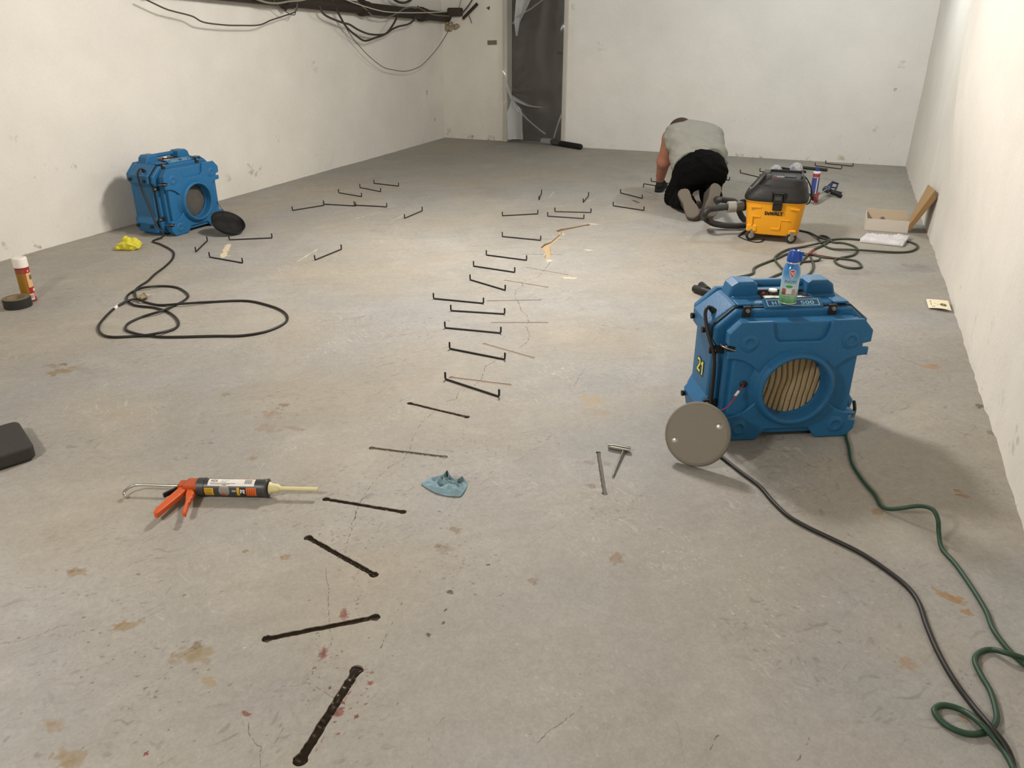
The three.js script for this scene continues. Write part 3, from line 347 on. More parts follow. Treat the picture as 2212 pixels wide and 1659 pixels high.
  part('red_button', [cyl(0.006, 0.005, 0.008, -0.07, 0.466, -0.178)], std(0x8e1f22, 0.3), panel); part('sticker', [box(0.05, 0.0012, 0.02, -0.052, 0.4637, -0.15)], std(0xd9d2b8, 0.6), panel);
  const plate = canvasOf(512, 128, (c, w, h) => { c.fillStyle = '#1c4668'; c.fillRect(0, 0, w, h); c.strokeStyle = '#86b9d6'; c.lineWidth = 10; c.strokeRect(14, 14, w - 28, h - 28); c.fillStyle = '#86b9d6'; c.font = 'bold 78px sans-serif'; c.textAlign = 'center'; c.textBaseline = 'middle'; c.fillText('HEPA', 150, 68); c.fillText('500', 390, 68); });
  const pl = new THREE.PlaneGeometry(0.185, 0.034).rotateX(-Math.PI / 2).translate(0, 0.0045, 0).rotateX(0.5).translate(0, 0.456, -0.098); blue('plate_pad', [rbox(0.2, 0.008, 0.042, 0, 0, 0, 0.003).rotateX(0.5).translate(0, 0.456, -0.098)], t); part('name_plate', [pl], std(0xffffff, 0.45, { map: plate }), t);
  // rubber latches with studs
  const latch = (x, y, z, turnZ) => { const g = new THREE.Group(); g.name = 'latch'; g.position.set(x, y, z); g.rotation.z = turnZ; t.add(g); part('strap', [rbox(0.026, 0.05, 0.012, 0, 0, 0, 0.003)], RUBBER, g); part('stud', [cyl(0.008, 0.0065, 0.008, 0, 0.012, 0.008, 'z', 14)], STUD, g); };
  latch(-0.165, 0.436, -0.067, 0); latch(0.125, 0.436, -0.067, 0); latch(-0.252, 0.312, -0.069, Math.PI / 2); latch(-0.252, 0.115, -0.069, Math.PI / 2);
  for (const y of [0.338, 0.076]) { const g = new THREE.Group(); g.name = 'draw_latch'; g.position.set(-0.226, y, -0.02); t.add(g); part('hook', [rbox(0.034, 0.016, 0.03, 0, 0, 0, 0.004)], BLACKP, g); part('wire', [tube([V(-0.02, 0, -0.03), V(-0.024, 0.004, 0), V(-0.012, 0.004, 0.02), V(0.012, -0.003, 0.024)], 0.0025, 5, 6)], STUD, g); }
  for (const [x, y, z, a] of [[-0.28, 0.365, -0.255, 'x'], [-0.28, 0.36, -0.13, 'x'], [-0.286, 0.065, -0.255, 'x'], [-0.286, 0.065, -0.13, 'x'], [0.28, 0.365, -0.255, 'x'], [0.286, 0.065, -0.255, 'x']]) part('bolt', [cyl(0.011, 0.009, 0.014, x, y, z, a, 14)], RUBBER, t);
  for (const s of [-1, 1]) blue('foot', [rbox(0.09, 0.03, 0.16, s * 0.19, 0.014, -0.19, 0.008)], t);
  part('cord_gland', [cyl(0.011, 0.009, 0.024, 0, 0, 0).applyMatrix4(new THREE.Matrix4().makeRotationZ(0.8)).translate(-0.25, 0.422, -0.15)], RUBBER, t);
  if (opt.number) {
    const nt = canvasOf(256, 256, (c) => { c.clearRect(0, 0, 256, 256); c.font = 'bold 170px sans-serif'; c.textAlign = 'center'; c.textBaseline = 'middle'; c.lineJoin = 'round'; c.lineWidth = 22; c.strokeStyle = '#10202c'; c.strokeText(opt.number, 128, 132); c.fillStyle = '#e8dc3c'; c.fillText(opt.number, 128, 132); });
    const m = part('number_sticker', [new THREE.PlaneGeometry(0.1, 0.105).rotateY(-Math.PI / 2).translate(-0.2562, 0.2, -0.192)], std(0xffffff, 0.5, { map: nt, transparent: true, alphaTest: 0.5 }), t); m.userData.label = 'yellow number 21';
  }
  return t;
}
const hepa = airScrubber('blue air scrubber numbered 21 with an aerosol can standing on top', [-0.018, 0, -2.555], rad(26.9), { filter: 'pleated', number: '21' });
const hepa2 = airScrubber('blue air scrubber standing beside the white left wall with a dark lid leaning on it', [-3.985, 0, -4.175], rad(87), { filter: 'mesh' });

// lids of the inlets
function towards(o, n, roll = 0) { o.quaternion.setFromUnitVectors(V(0, 0, 1), n.clone().normalize()); o.rotateZ(roll); }
{
  const c = P(1508, 938, 0.097), t = thing('inlet_lid', 'grey round inlet cover with two screws leaning against the blue machine', 'lid', c);
  towards(t, camera.position.clone().sub(c).add(V(-0.6, 0.1, 0)));
  part('disc', [latheZ([[0, -0.014], [0.09, -0.014], [0.096, -0.014], [0.099, -0.01], [0.099, -0.002], [0.104, 0.001], [0.1045, 0.013], [0.101, 0.017], [0.094, 0.0185], [0, 0.0185]], 64)], std(0x7b7568, 0.6, { bumpMap: speckle, bumpScale: 0.0004 }), t);
  for (const a of [0.52, 3.62]) { const sc = part('screw', [latheZ([[0, 0.0215], [0.003, 0.0215], [0.005, 0.0205], [0.0095, 0.0205], [0.0105, 0.018]], 20).translate(Math.cos(a) * 0.074, Math.sin(a) * 0.074, 0)], STEEL, t); sc.userData.label = 'silver screw'; }
  const s = hepa.localToWorld(V(-0.168, 0.213, -0.006)), ferr = s.clone().lerp(P(1570, 878, 0.185), 0.32);
  hepa.updateMatrixWorld(true); const s0 = hepa.localToWorld(V(-0.168, 0.21, -0.004)), e0 = PD(1567, 882, s0.dot(FWD) - 0.06);
  part('tether_screw', [latheZ([[0, 0.008], [0.006, 0.007], [0.012, 0.002], [0.012, 0]], 16).translate(-0.168, 0.21, -0.008)], RUBBER, hepa);
  const teth = part('tether', [toLocal(tube([s0, s0.clone().lerp(e0, 0.5).add(V(0, -0.004, 0.006)), e0, c.clone().add(V(0.02, 0.06, -0.03))], 0.0022, 10, 6), t)], std(0x9c2430, 0.5), t); teth.userData.label = 'thin red cable';
  part('ferrule', [toLocal(bar(s0.clone().lerp(e0, 0.28), s0.clone().lerp(e0, 0.48), 0.0045), t)], std(0xdedad0, 0.4), t);
  const c2 = P(492, 483, 0.068), k = thing('inlet_lid', 'black dished inlet cover lying tilted against the blue machine by the left wall', 'lid', c2);
  towards(k, V(0.5, 0.82, 0.1));
  part('disc', [latheZ([[0, -0.016], [0.094, -0.016], [0.104, -0.01], [0.109, 0.006], [0.112, 0.016], [0.108, 0.018], [0.104, 0.008], [0.098, -0.006], [0.09, -0.009], [0.05, -0.0085], [0, -0.009]], 56)], std(0x12110f, 0.4, { bumpMap: speckle, bumpScale: 0.001 }), k);
  part('tether', [toLocal(tube([V(-4.02, 0.17, -4.34), V(-4.0, 0.15, -4.38), c2.clone().add(V(-0.05, 0.06, -0.04))], 0.002, 8, 6), k)], RUBBER, k);
}

// ------------------------------------------------------------------ cords
const CORD = std(0x17130f, 0.5), GREEN = std(0x22432f, 0.5);
const onFloor = (list, r) => list.map(([x, y, h]) => P(x, y, (h ?? 0) + r));
{
  hepa.updateMatrixWorld(true);
  const L = (x, y, z) => hepa.localToWorld(V(x, y, z));
  const pts = [L(-0.254, 0.428, -0.15), L(-0.272, 0.436, -0.14), L(-0.284, 0.415, -0.12), L(-0.28, 0.36, -0.08), L(-0.262, 0.29, -0.052), L(-0.256, 0.18, -0.05), L(-0.256, 0.07, -0.05), L(-0.25, 0.02, -0.03), ...onFloor([[1545, 975], [1563, 990], [1600, 1020], [1640, 1050], [1668, 1082], [1702, 1114], [1745, 1139], [1800, 1165], [1860, 1195], [1920, 1235], [1962, 1270], [1985, 1303], [2002, 1352], [2027, 1410], [2060, 1468], [2098, 1520], [2140, 1570, 0.012], [2168, 1605, 0.008], [2185, 1640], [2192, 1690], [2195, 1760]], 0.0062)];
  part('power_cord', [toLocal(tube(pts, 0.0062, 8, 8), hepa)], CORD, hepa);
  hepa2.updateMatrixWorld(true);
  const M = (x, y, z) => hepa2.localToWorld(V(x, y, z));
  const loop = [[330, 521], [345, 527], [365, 537], [375, 546], [372, 560], [355, 577], [335, 592], [318, 608], [302, 618], [292, 628], [293, 640], [302, 648, 0.008], [315, 653], [346, 659], [394, 656, 0.008], [460, 652], [533, 650], [581, 660], [610, 672], [621, 686], [612, 700], [575, 716], [523, 725], [460, 726], [356, 728], [306, 723], [279, 716], [271, 710], [277, 699], [306, 685], [348, 672, 0.01], [373, 662], [398, 649], [406, 637], [385, 622], [352, 618], [318, 620, 0.01], [295, 626], [275, 639], [277, 651], [294, 660], [335, 665], [367, 676], [385, 695], [377, 710], [335, 721, 0.008], [294, 726], [242, 728], [219, 721], [213, 705], [227, 685], [250, 664], [273, 651, 0.01], [294, 645, 0.012]];
  const pts2 = [M(-0.254, 0.428, -0.15), M(-0.275, 0.438, -0.15), M(-0.295, 0.4, -0.16), M(-0.29, 0.3, -0.15), M(-0.29, 0.18, -0.11), M(-0.296, 0.08, -0.07), M(-0.29, 0.02, -0.03), ...onFloor(loop, 0.006)];
  part('power_cord', [toLocal(tube(pts2, 0.006, 8, 8), hepa2)], CORD, hepa2);
  part('cord_tag', [toLocal(bar(P(247, 667, 0.006), P(256, 659, 0.006), 0.0075), hepa2)], std(0xe6e2d8, 0.5), hepa2);
  const a = P(296, 645, 0.016), b = P(312, 640, 0.018), dir = b.clone().sub(a).normalize(), sd = V(-dir.z, 0, dir.x);
  const plug = part('plug', [toLocal(join([bar(a, b, 0.012, 0.016, 14), bar(b, b.clone().addScaledVector(dir, 0.008), 0.019, 0.018, 14), bar(b.clone().addScaledVector(sd, 0.012), b.clone().addScaledVector(sd, 0.014).addScaledVector(dir, -0.03), 0.006, 0.008)]), hepa2)], std(0x8a7a5a, 0.5), hepa2); plug.userData.label = 'tan three-prong plug';
  part('prong', [toLocal(join([0.007, -0.007].map((s) => bar(b.clone().addScaledVector(sd, s), b.clone().addScaledVector(sd, s).addScaledVector(dir, 0.03), 0.0022))), hepa2)], STEEL, hepa2);
  // green extension cords
  const fore = [[1845, 868, 0.06], [1846, 885, 0.02], [1840, 905], [1828, 935], [1834, 965], [1842, 1002], [1866, 1040], [1890, 1068], [1903, 1091], [1918, 1099, 0.004], [1955, 1108, 0.02], [1985, 1122, 0.045], [2008, 1140, 0.06], [2022, 1155, 0.05], [2027, 1163, 0.02], [2035, 1185], [2065, 1220], [2100, 1270], [2130, 1320], [2146, 1360], [2180, 1405], [2212, 1434], [2250, 1470], [2262, 1455], [2225, 1428], [2180, 1412, 0.012], [2140, 1403], [2115, 1410], [2106, 1428], [2120, 1460], [2140, 1495], [2153, 1545], [2145, 1570], [2120, 1583], [2090, 1585], [2050, 1570], [2022, 1545], [2020, 1530], [2040, 1523], [2080, 1535], [2120, 1565, 0.012], [2160, 1610], [2190, 1662], [2215, 1740]];
  // the arch is given by the cord's own pixels, so lift those points along their own lines of sight
  const arch = { '1955,1108': [1945, 1098], '1985,1122': [1985, 1093], '2008,1140': [2014, 1100], '2022,1155': [2026, 1122], '2027,1163': [2028, 1150] };
  const fp = fore.map(([x, y, h]) => arch[x + ',' + y] ? P(...arch[x + ',' + y], (h ?? 0) + 0.0062) : P(x, y, (h ?? 0) + 0.0062));
  solid('extension_cord', [tube(fp, 0.0062, 8, 8)], GREEN, 'green extension cord curling over the floor beside the black cord', 'cord');
  const strands = [
    [[1577, 607], [1589, 600], [1625, 591], [1632, 577], [1679, 558], [1704, 548], [1740, 551], [1754, 550], [1782, 556], [1829, 560], [1852, 565], [1860, 577], [1836, 579], [1812, 572], [1803, 563], [1812, 558], [1843, 551], [1852, 540], [1845, 532], [1822, 525], [1798, 523], [1789, 513], [1775, 509], [1768, 513], [1775, 525], [1796, 537], [1852, 540, 0.01], [1935, 545], [1970, 542], [1982, 531], [1960, 521], [1930, 518], [1866, 518], [1830, 516], [1797, 518], [1770, 525, 0.01], [1730, 534], [1702, 539], [1679, 551], [1674, 561], [1688, 579], [1700, 590]],
    [[1728, 498], [1749, 503], [1770, 513, 0.01], [1791, 520], [1775, 531], [1758, 539], [1747, 549], [1735, 561], [1724, 572], [1700, 578]],
    [[1751, 555, 0.01], [1757, 574], [1751, 589], [1737, 600], [1725, 612]], [[1773, 557, 0.01], [1765, 563], [1730, 566], [1710, 570]], [[1656, 606], [1660, 603], [1674, 596], [1688, 590], [1700, 583]], [[1597, 508], [1608, 500], [1618, 494]],
  ];
  const g = strands.map((s) => tube(onFloor(s, 0.007), 0.007, 6, 7));
  const cord = thing('extension_cord', 'tangled green extension cord on the floor in front of the yellow vacuum', 'cord'); part('cable', g, std(0x3a4032, 0.6), cord);
  part('cord_tie', [tube([P(1750, 547, 0.02), P(1754, 543, 0.026), P(1757, 540, 0.02)], 0.007, 6, 6)], std(0x8c3a30, 0.6), cord);
  const pa = P(1500, 623, 0.02), pb = P(1535, 632, 0.03), pc = P(1512, 617, 0.03), pl = thing('cord_connector', 'black plug and socket of a cord lying behind the blue machine', 'plug');
  part('socket', [bar(pa, pa.clone().lerp(pb, 0.55), 0.019, 0.022, 16), bar(pa.clone().lerp(pb, 0.55), pb, 0.022, 0.014, 16)], RUBBER, pl); part('plug', [bar(P(1515, 616, 0.035), P(1528, 628, 0.03), 0.02, 0.021, 16)], BLACKP, pl);
  part('cable', [tube([pb, P(1560, 640, 0.01), P(1600, 640, 0.008)], 0.006, 6, 6)], RUBBER, pl);
  // dark flex tucked under the vacuum
  solid('thin_cord', [tube(onFloor([[1620, 495], [1605, 503], [1595, 509], [1600, 513], [1615, 519], [1632, 523], [1645, 522], [1650, 517]], 0.004), 0.004, 6, 6)], std(0x2a2622, 0.5), 'thin dark flex under the front wheel of the yellow vacuum', 'cord');
}
// ------------------------------------------------------------------ aerosol cans, tape, tools near the camera
const sheetUV = (g) => g;
function labelTube(r, y0, y1, seg = 48) { return new THREE.CylinderGeometry(r, r, y1 - y0, seg, 1, true).translate(0, (y0 + y1) / 2, 0); }
{
  hepa.updateMatrixWorld(true);
  const base = P(1700, 653, 0.466), c = V(base.x, 0.4665, base.z), t = thing('aerosol_can', 'blue and green air duster can standing on the blue machine', 'spray can', c, Math.atan2(-c.x, -c.z)); t.scale.setScalar(0.87);
  const R = 0.0325, prof = [[R - 0.004, 0], [R, 0.003], [R, 0.118], [R - 0.0015, 0.132], [R - 0.007, 0.146], [R - 0.011, 0.152]];
  const tex = canvasOf(1024, 640, (g, w, h) => {
    const gr = g.createLinearGradient(0, 0, 0, h); gr.addColorStop(0, '#1d6fb8'); gr.addColorStop(0.22, '#3a8cc8'); gr.addColorStop(0.42, '#9cc2da'); gr.addColorStop(0.62, '#b9cfd8'); gr.addColorStop(0.76, '#8fb89a'); gr.addColorStop(1, '#3f8f4c'); g.fillStyle = gr; g.fillRect(0, 0, w, h);
    const X = 540; g.save(); g.translate(X + 26, 132); g.fillStyle = '#dfe4e6'; g.beginPath(); g.moveTo(-62, -34); g.lineTo(0, -62); g.lineTo(62, -34); g.lineTo(48, 30); g.lineTo(0, 82); g.lineTo(-48, 30); g.closePath(); g.fill(); g.fillStyle = '#b02a32'; g.beginPath(); g.moveTo(-52, -30); g.lineTo(0, -52); g.lineTo(52, -30); g.lineTo(40, 24); g.lineTo(0, 68); g.lineTo(-40, 24); g.closePath(); g.fill(); g.fillStyle = '#f0eceb'; g.font = 'bold 34px sans-serif'; g.textAlign = 'center'; g.fillText('Dust', 0, 0); g.fillText('Off', 0, 32); g.restore();
    g.fillStyle = '#20303c'; g.font = 'italic bold 62px sans-serif'; g.textAlign = 'center'; g.fillText('DUSTER', X + 8, 292);
    g.fillStyle = '#3f9a3f'; g.beginPath(); g.ellipse(X, 345, 66, 22, 0, 0, 6.3); g.fill();
    g.fillStyle = '#a05a3c'; g.fillRect(X - 130, 385, 78, 100); g.fillStyle = '#7c4630'; g.fillRect(X - 130, 440, 78, 45); g.fillStyle = '#d8d8d2'; g.fillRect(X - 40, 385, 88, 100); g.fillStyle = '#6c6a66'; g.fillRect(X - 40, 465, 88, 14); g.fillStyle = '#b08a80'; g.fillRect(X + 58, 385, 70, 100);
    g.fillStyle = '#2c4a44'; g.font = 'bold 22px sans-serif'; g.fillText('dust & lint', X - 20, 520); g.fillStyle = 'rgba(30,70,50,.6)'; for (let i = 0; i < 4; i++) g.fillRect(X - 110, 545 + i * 18, 150 + 40 * (i % 2), 4);
  });
  const body = lathe(prof, 64), uv = body.attributes.uv, bp = body.attributes.position; for (let i = 0; i < bp.count; i++) uv.setXY(i, (Math.atan2(bp.getX(i), bp.getZ(i)) / (2 * Math.PI) + 0.53 + 1) % 1.0001, bp.getY(i) / 0.152);
  { // keep the seam behind the can
    const g = flat(body), u = g.attributes.uv; for (let i = 0; i < u.count; i += 3) { const m = Math.max(u.getX(i), u.getX(i + 1), u.getX(i + 2)), n = Math.min(u.getX(i), u.getX(i + 1), u.getX(i + 2)); if (m - n > 0.5) for (let j = 0; j < 3; j++) if (u.getX(i + j) < 0.5) u.setX(i + j, u.getX(i + j) + 1); } tex.wrapS = THREE.RepeatWrapping; part('can_body', g, phys(0xffffff, 0.22, { map: tex, clearcoat: 0.6, clearcoatRoughness: 0.1 }), t); }
  const rimM = std(0xd8d6d0, 0.3, { metalness: 0.5 }); part('base_rim', [lathe([[0, 0], [R - 0.006, -0.0003], [R + 0.0007, 0.0005], [R + 0.0007, 0.004], [R, 0.005]], 48)], rimM, t); part('top_rim', [lathe([[R - 0.0112, 0.1515], [R - 0.0095, 0.153], [R - 0.0095, 0.157], [R - 0.012, 0.159], [0, 0.159]], 48)], rimM, t);
  const capM = std(0x1248a8, 0.4), cap = part('trigger_cap', [lathe([[0.0235, 0.158], [0.0245, 0.16], [0.0235, 0.176], [0.021, 0.19], [0.0175, 0.199], [0.0155, 0.2], [0.0125, 0.194], [0, 0.19]], 32), rbox(0.012, 0.03, 0.02, 0.024, 0.176, 0, 0.004), rbox(0.014, 0.01, 0.012, 0.026, 0.192, 0.002, 0.003), rbox(0.016, 0.012, 0.022, -0.004, 0.194, 0, 0.005)], capM, t); cap.userData.label = 'blue trigger cap';
  const st = part('straw', [tube([V(0.022, 0.1935, 0.002), V(0.06, 0.1925, 0.004), V(0.135, 0.188, 0.008)], 0.0012, 4, 6)], std(0xa8322c, 0.4), t); st.userData.label = 'thin red straw';
}
{
  const b = P(65, 649), t = thing('spray_can', 'spray paint can with white cap and a yellow and red label beside a tape roll', 'spray can', b, Math.atan2(-b.x, -b.z) + 0.45);
  const R = 0.0325, tex = canvasOf(512, 512, (g, w, h) => { g.fillStyle = '#96701c'; g.fillRect(0, 0, w, h); g.fillStyle = '#8c2024'; g.fillRect(0, 0, w, 40); g.fillStyle = '#8a4a3c'; g.fillRect(120, 18, 118, 70); g.fillStyle = '#a01f26'; g.fillRect(238, 0, 280, h); g.fillStyle = '#d2b07c'; g.fillRect(246, 84, 90, 220); g.fillStyle = '#6e5a3c'; g.fillRect(280, 120, 70, 70); g.fillStyle = '#e6d6c0'; g.fillRect(292, 330, 60, 44); g.fillStyle = '#d98a86'; g.fillRect(300, 390, 60, 72); g.fillStyle = '#ded6c4'; g.fillRect(232, 400, 56, 96); g.fillStyle = '#5a5850'; for (let i = 0; i < 7; i++) g.fillRect(240 + i * 6, 412, 3, 56); g.fillStyle = '#f0e4d8'; g.font = 'bold 40px sans-serif'; g.fillText('A', 270, 66); g.fillStyle = 'rgba(60,40,8,.4)'; for (let i = 0; i < 12; i++) g.fillRect(128, 110 + i * 26, 96, 5); });
  const g = new THREE.CylinderGeometry(R, R, 0.172, 48, 1, true, Math.PI, Math.PI * 2).translate(0, 0.09, 0); part('can_body', [g], phys(0xffffff, 0.35, { map: tex }), t);
  const rm = std(0x7c1c20, 0.35); part('base_rim', [lathe([[0, 0], [R - 0.004, 0], [R + 0.0008, 0.001], [R + 0.0008, 0.005], [R, 0.006]], 40)], rm, t); part('top_rim', [lathe([[R, 0.174], [R + 0.001, 0.177], [R - 0.003, 0.181], [0, 0.182]], 40)], rm, t);
  const cap = part('cap', [lathe([[0.0335, 0.178], [0.034, 0.18], [0.034, 0.221], [0.031, 0.226], [0.025, 0.2275], [0.024, 0.224], [0, 0.224]], 40)], std(0xe9e4da, 0.4), t); cap.userData.label = 'white cap';
}
{
  const c = P(40, 662, 0), t = thing('tape_roll', 'roll of black duct tape lying in front of the spray can', 'tape', c);
  part('tape', [lathe([[0.043, 0.001], [0.062, 0.001], [0.0635, 0.003], [0.0635, 0.045], [0.062, 0.047], [0.043, 0.047], [0.043, 0.001]], 48)], std(0x24231f, 0.6), t);
  part('core', [lathe([[0.038, 0.0], [0.043, 0.0], [0.043, 0.0475], [0.038, 0.0475], [0.038, 0]], 48)], std(0x8c7a5c, 0.85), t);
  part('end_face', [new THREE.RingGeometry(0.0435, 0.061, 48).rotateX(-Math.PI / 2).translate(0, 0.0474, 0)], std(0x6e6350, 0.85), t);
}
{ // rubber pad reaching out of the frame on the left
  const a = P(38, 905, 0.055), b = P(72, 960, 0.05), u = P(-160, 962, 0.055).sub(a).setY(0).normalize(), v = b.clone().sub(a).setY(0).normalize(), w = 0.24;
  const o = a.clone().setY(0), t = thing('kneeling_pad', 'thick black rubber pad with rounded corners at the left', 'pad', o);
  const S = outline([[0.03, 0], [0.4, 0], [0.4, w], [0.025, w]]); S.closePath(); const s2 = new THREE.Shape(); const r = 0.03; s2.moveTo(r, 0); s2.lineTo(0.42, 0); s2.lineTo(0.42, w); s2.lineTo(r, w); s2.quadraticCurveTo(0, w, 0, w - r); s2.lineTo(0, r); s2.quadraticCurveTo(0, 0, r, 0);
  const mk = (z0, z1, bev) => { const g = extrude(s2, z0, z1, bev, 3); const vv = u.clone().multiplyScalar(-1), m = new THREE.Matrix4().makeBasis(u, v, V(0, 1, 0)); if (m.determinant() < 0) { g.index || 0; } return g.applyMatrix4(m); };
  const g = mk(0.006, 0.052, 0.008); if (new THREE.Matrix4().makeBasis(u, v, V(0, 1, 0)).determinant() < 0) { const p = g.attributes.position.array, n = g.attributes.normal.array, q = g.attributes.uv.array; for (let i = 0; i < p.length / 9; i++) { for (let k = 0; k < 3; k++) { const a1 = i * 9 + 3 + k, b1 = i * 9 + 6 + k;[p[a1], p[b1]] = [p[b1], p[a1]];[n[a1], n[b1]] = [n[b1], n[a1]]; } for (let k = 0; k < 2; k++) { const a1 = i * 6 + 2 + k, b1 = i * 6 + 4 + k;[q[a1], q[b1]] = [q[b1], q[a1]]; } } }
  part('cushion', [g], std(0x34322e, 0.85, { bumpMap: speckle, bumpScale: 0.001 }), t);
  for (const x of [0.06, 0.36]) for (const y of [0.04, 0.2]) { const q = u.clone().multiplyScalar(x).addScaledVector(v, y); part('pad_foot', [cyl(0.015, 0.015, 0.012, q.x, 0.006, q.z)], RUBBER, t); }
}
// ------------------------------------------------------------------ orange caulking gun
{
  const r = 0.0265, A = P(434, 1052, r), B = P(579, 1055, r), ux = B.clone().sub(A).setY(0), L = ux.length(); ux.normalize(); const uz = V(-ux.z, 0, ux.x); // uz towards the camera
  const t = thing('caulking_gun', 'orange caulking gun with a sealant cartridge lying on the concrete', 'caulking gun', [A.x, 0, A.z]); t.rotation.y = Math.atan2(-ux.z, ux.x);
  const S = 1.0, y = r + 0.001;
  const tex = canvasOf(1024, 512, (g, w, h) => { g.fillStyle = '#3a3a39'; g.fillRect(0, 0, w, h); g.fillStyle = '#c08c24'; g.fillRect(520, 178, 330, 14); g.fillStyle = '#e6e2da'; g.fillRect(110, 196, 780, 96); g.fillStyle = '#1c1c1c'; g.font = 'bold 56px sans-serif'; g.fillText('HDX', 150, 250); g.font = '18px sans-serif'; g.fillText('10 oz. Frame Gun', 320, 228); g.fillText('caulking gun', 320, 252); g.fillRect(150, 264, 420, 4); g.fillRect(150, 274, 330, 4); for (let i = 0; i < 18; i++) g.fillRect(720 + i * 7, 206, 2 + (i * 7 % 4), 62); g.translate(0, 228); g.fillStyle = '#d0a424'; g.fillRect(60, 90, 150, 96); g.fillStyle = '#5a4810'; for (let i = 0; i < 5; i++) g.fillRect(74, 102 + i * 16, 110, 5); g.fillStyle = '#8a857c'; g.beginPath(); g.ellipse(390, 120, 90, 70, 0, 0, 6.3); g.fill(); g.fillStyle = '#c04a1c'; g.beginPath(); g.arc(370, 170, 26, 0, 6.3); g.fill(); g.fillStyle = '#ede9df'; g.font = 'bold 26px sans-serif'; g.fillText('LOCK', 520, 128); g.fillStyle = '#d0a424'; g.fillRect(600, 82, 46, 100); g.fillStyle = '#101010'; g.fillRect(646, 70, 110, 120); g.fillStyle = '#f0ece4'; g.font = 'bold 72px sans-serif'; g.fillText('PR', 654, 152); g.fillStyle = '#d0601c'; g.fillRect(756, 82, 170, 104); g.fillStyle = '#7a300c'; for (let i = 0; i < 4; i++) { g.save(); g.translate(790 + i * 36, 90); g.rotate(0.3); g.fillRect(0, 0, 8, 90); g.restore(); } });
  const bar1 = new THREE.CylinderGeometry(r - 0.0005, r - 0.0005, L - 0.02, 48, 1, true); bar1.rotateZ(-Math.PI / 2); { const p = bar1.attributes.position, u = bar1.attributes.uv; for (let i = 0; i < p.count; i++) { const a = Math.atan2(p.getY(i), p.getZ(i)); u.setXY(i, p.getX(i) / (L - 0.02) + 0.5, 1 - clamp((a + Math.PI * 0.5) / Math.PI, -0.49, 1.49) * 0 - 0 + 0 * a); u.setY(i, 0.3 + a / (Math.PI * 0.9) * 0.5); } }
  part('cartridge', [flat(bar1.translate(L / 2, y, 0))], phys(0xffffff, 0.4, { map: tex }), t);
  part('barrel_collar', [cyl(r + 0.0012, r + 0.0012, 0.022, 0.006, y, 0, 'x', 40)], std(0x3b3b3a, 0.45), t); part('barrel_end', [cyl(r, r + 0.001, 0.014, L - 0.005, y, 0, 'x', 40), lathe([[r, 0], [r + 0.002, 0.002], [r + 0.002, 0.008], [r - 0.004, 0.009]], 40).rotateZ(-Math.PI / 2).translate(L - 0.006, y, 0)], std(0x3b3b3a, 0.45), t);
  const noz = part('nozzle', [lathe([[0.0001, 0.004], [0.018, 0.003], [0.019, 0.0], [0.02, 0.006], [0.0145, 0.014], [0.0135, 0.03], [0.0085, 0.036], [0.006, 0.042], [0.0058, 0.15], [0.0045, 0.152], [0, 0.152]].slice(3), 28).rotateZ(-Math.PI / 2).translate(L, y, 0)], std(0xd8cf9c, 0.5), t); noz.userData.label = 'cream plastic nozzle';
  const OR = std(0xc9561d, 0.42, { bumpMap: speckle, bumpScale: 0.0006 });
  part('frame', [rbox(0.05, 0.034, 0.052, -0.022, y, 0, 0.008, 3), cyl(r * 0.9, r * 0.98, 0.012, -0.002, y, 0, 'x', 32), rbox(0.022, 0.028, 0.034, -0.055, y, 0.0, 0.006, 3)], OR, t);
  const hs = new THREE.Shape(); hs.moveTo(-0.062, 0.008); hs.lineTo(-0.036, 0.012); hs.lineTo(-0.056, 0.04); hs.lineTo(-0.104, 0.098); hs.quadraticCurveTo(-0.112, 0.108, -0.12, 0.1); hs.lineTo(-0.121, 0.092); hs.lineTo(-0.09, 0.045); hs.closePath();
  const flatDown = (g) => g.scale(1, 1.5, 1).applyMatrix4(new THREE.Matrix4().makeShear(0, 0, 0.3, 0, 0, 0)).rotateX(Math.PI / 2).translate(0, y + 0.009, 0);
  part('handle', [flatDown(extrude(hs, 0, 0.02, 0.005, 3))], OR, t);
  const tr = new THREE.Shape(); tr.moveTo(-0.038, 0.012); tr.lineTo(-0.022, 0.012); tr.lineTo(-0.014, 0.028); tr.quadraticCurveTo(-0.02, 0.036, -0.017, 0.042); tr.quadraticCurveTo(-0.024, 0.05, -0.021, 0.056); tr.quadraticCurveTo(-0.028, 0.064, -0.026, 0.07); tr.lineTo(-0.028, 0.098); tr.quadraticCurveTo(-0.036, 0.102, -0.04, 0.094); tr.lineTo(-0.036, 0.06); tr.lineTo(-0.04, 0.03); tr.closePath();
  part('trigger', [flatDown(extrude(tr, 0.001, 0.019, 0.005, 3))], OR, t);
  part('pivot', [cyl(0.005, 0.005, 0.026, -0.034, y, 0.02)], STEEL, t);
  part('release_lever', [rbox(0.008, 0.016, 0.07, 0, 0, 0, 0.003).rotateY(-0.6).translate(-0.075, y - 0.004, 0.018)], std(0x1d1c1a, 0.4), t);
  part('plunger_rod', [tube([V(-0.03, y, -0.002), V(-0.1, y, -0.002), V(-0.185, y, -0.004), V(-0.205, y - 0.001, 0.0), V(-0.222, y - 0.006, 0.012), V(-0.226, y - 0.012, 0.026), V(-0.218, y - 0.016, 0.036)], 0.0042, 8, 10)], STEEL, t);
}
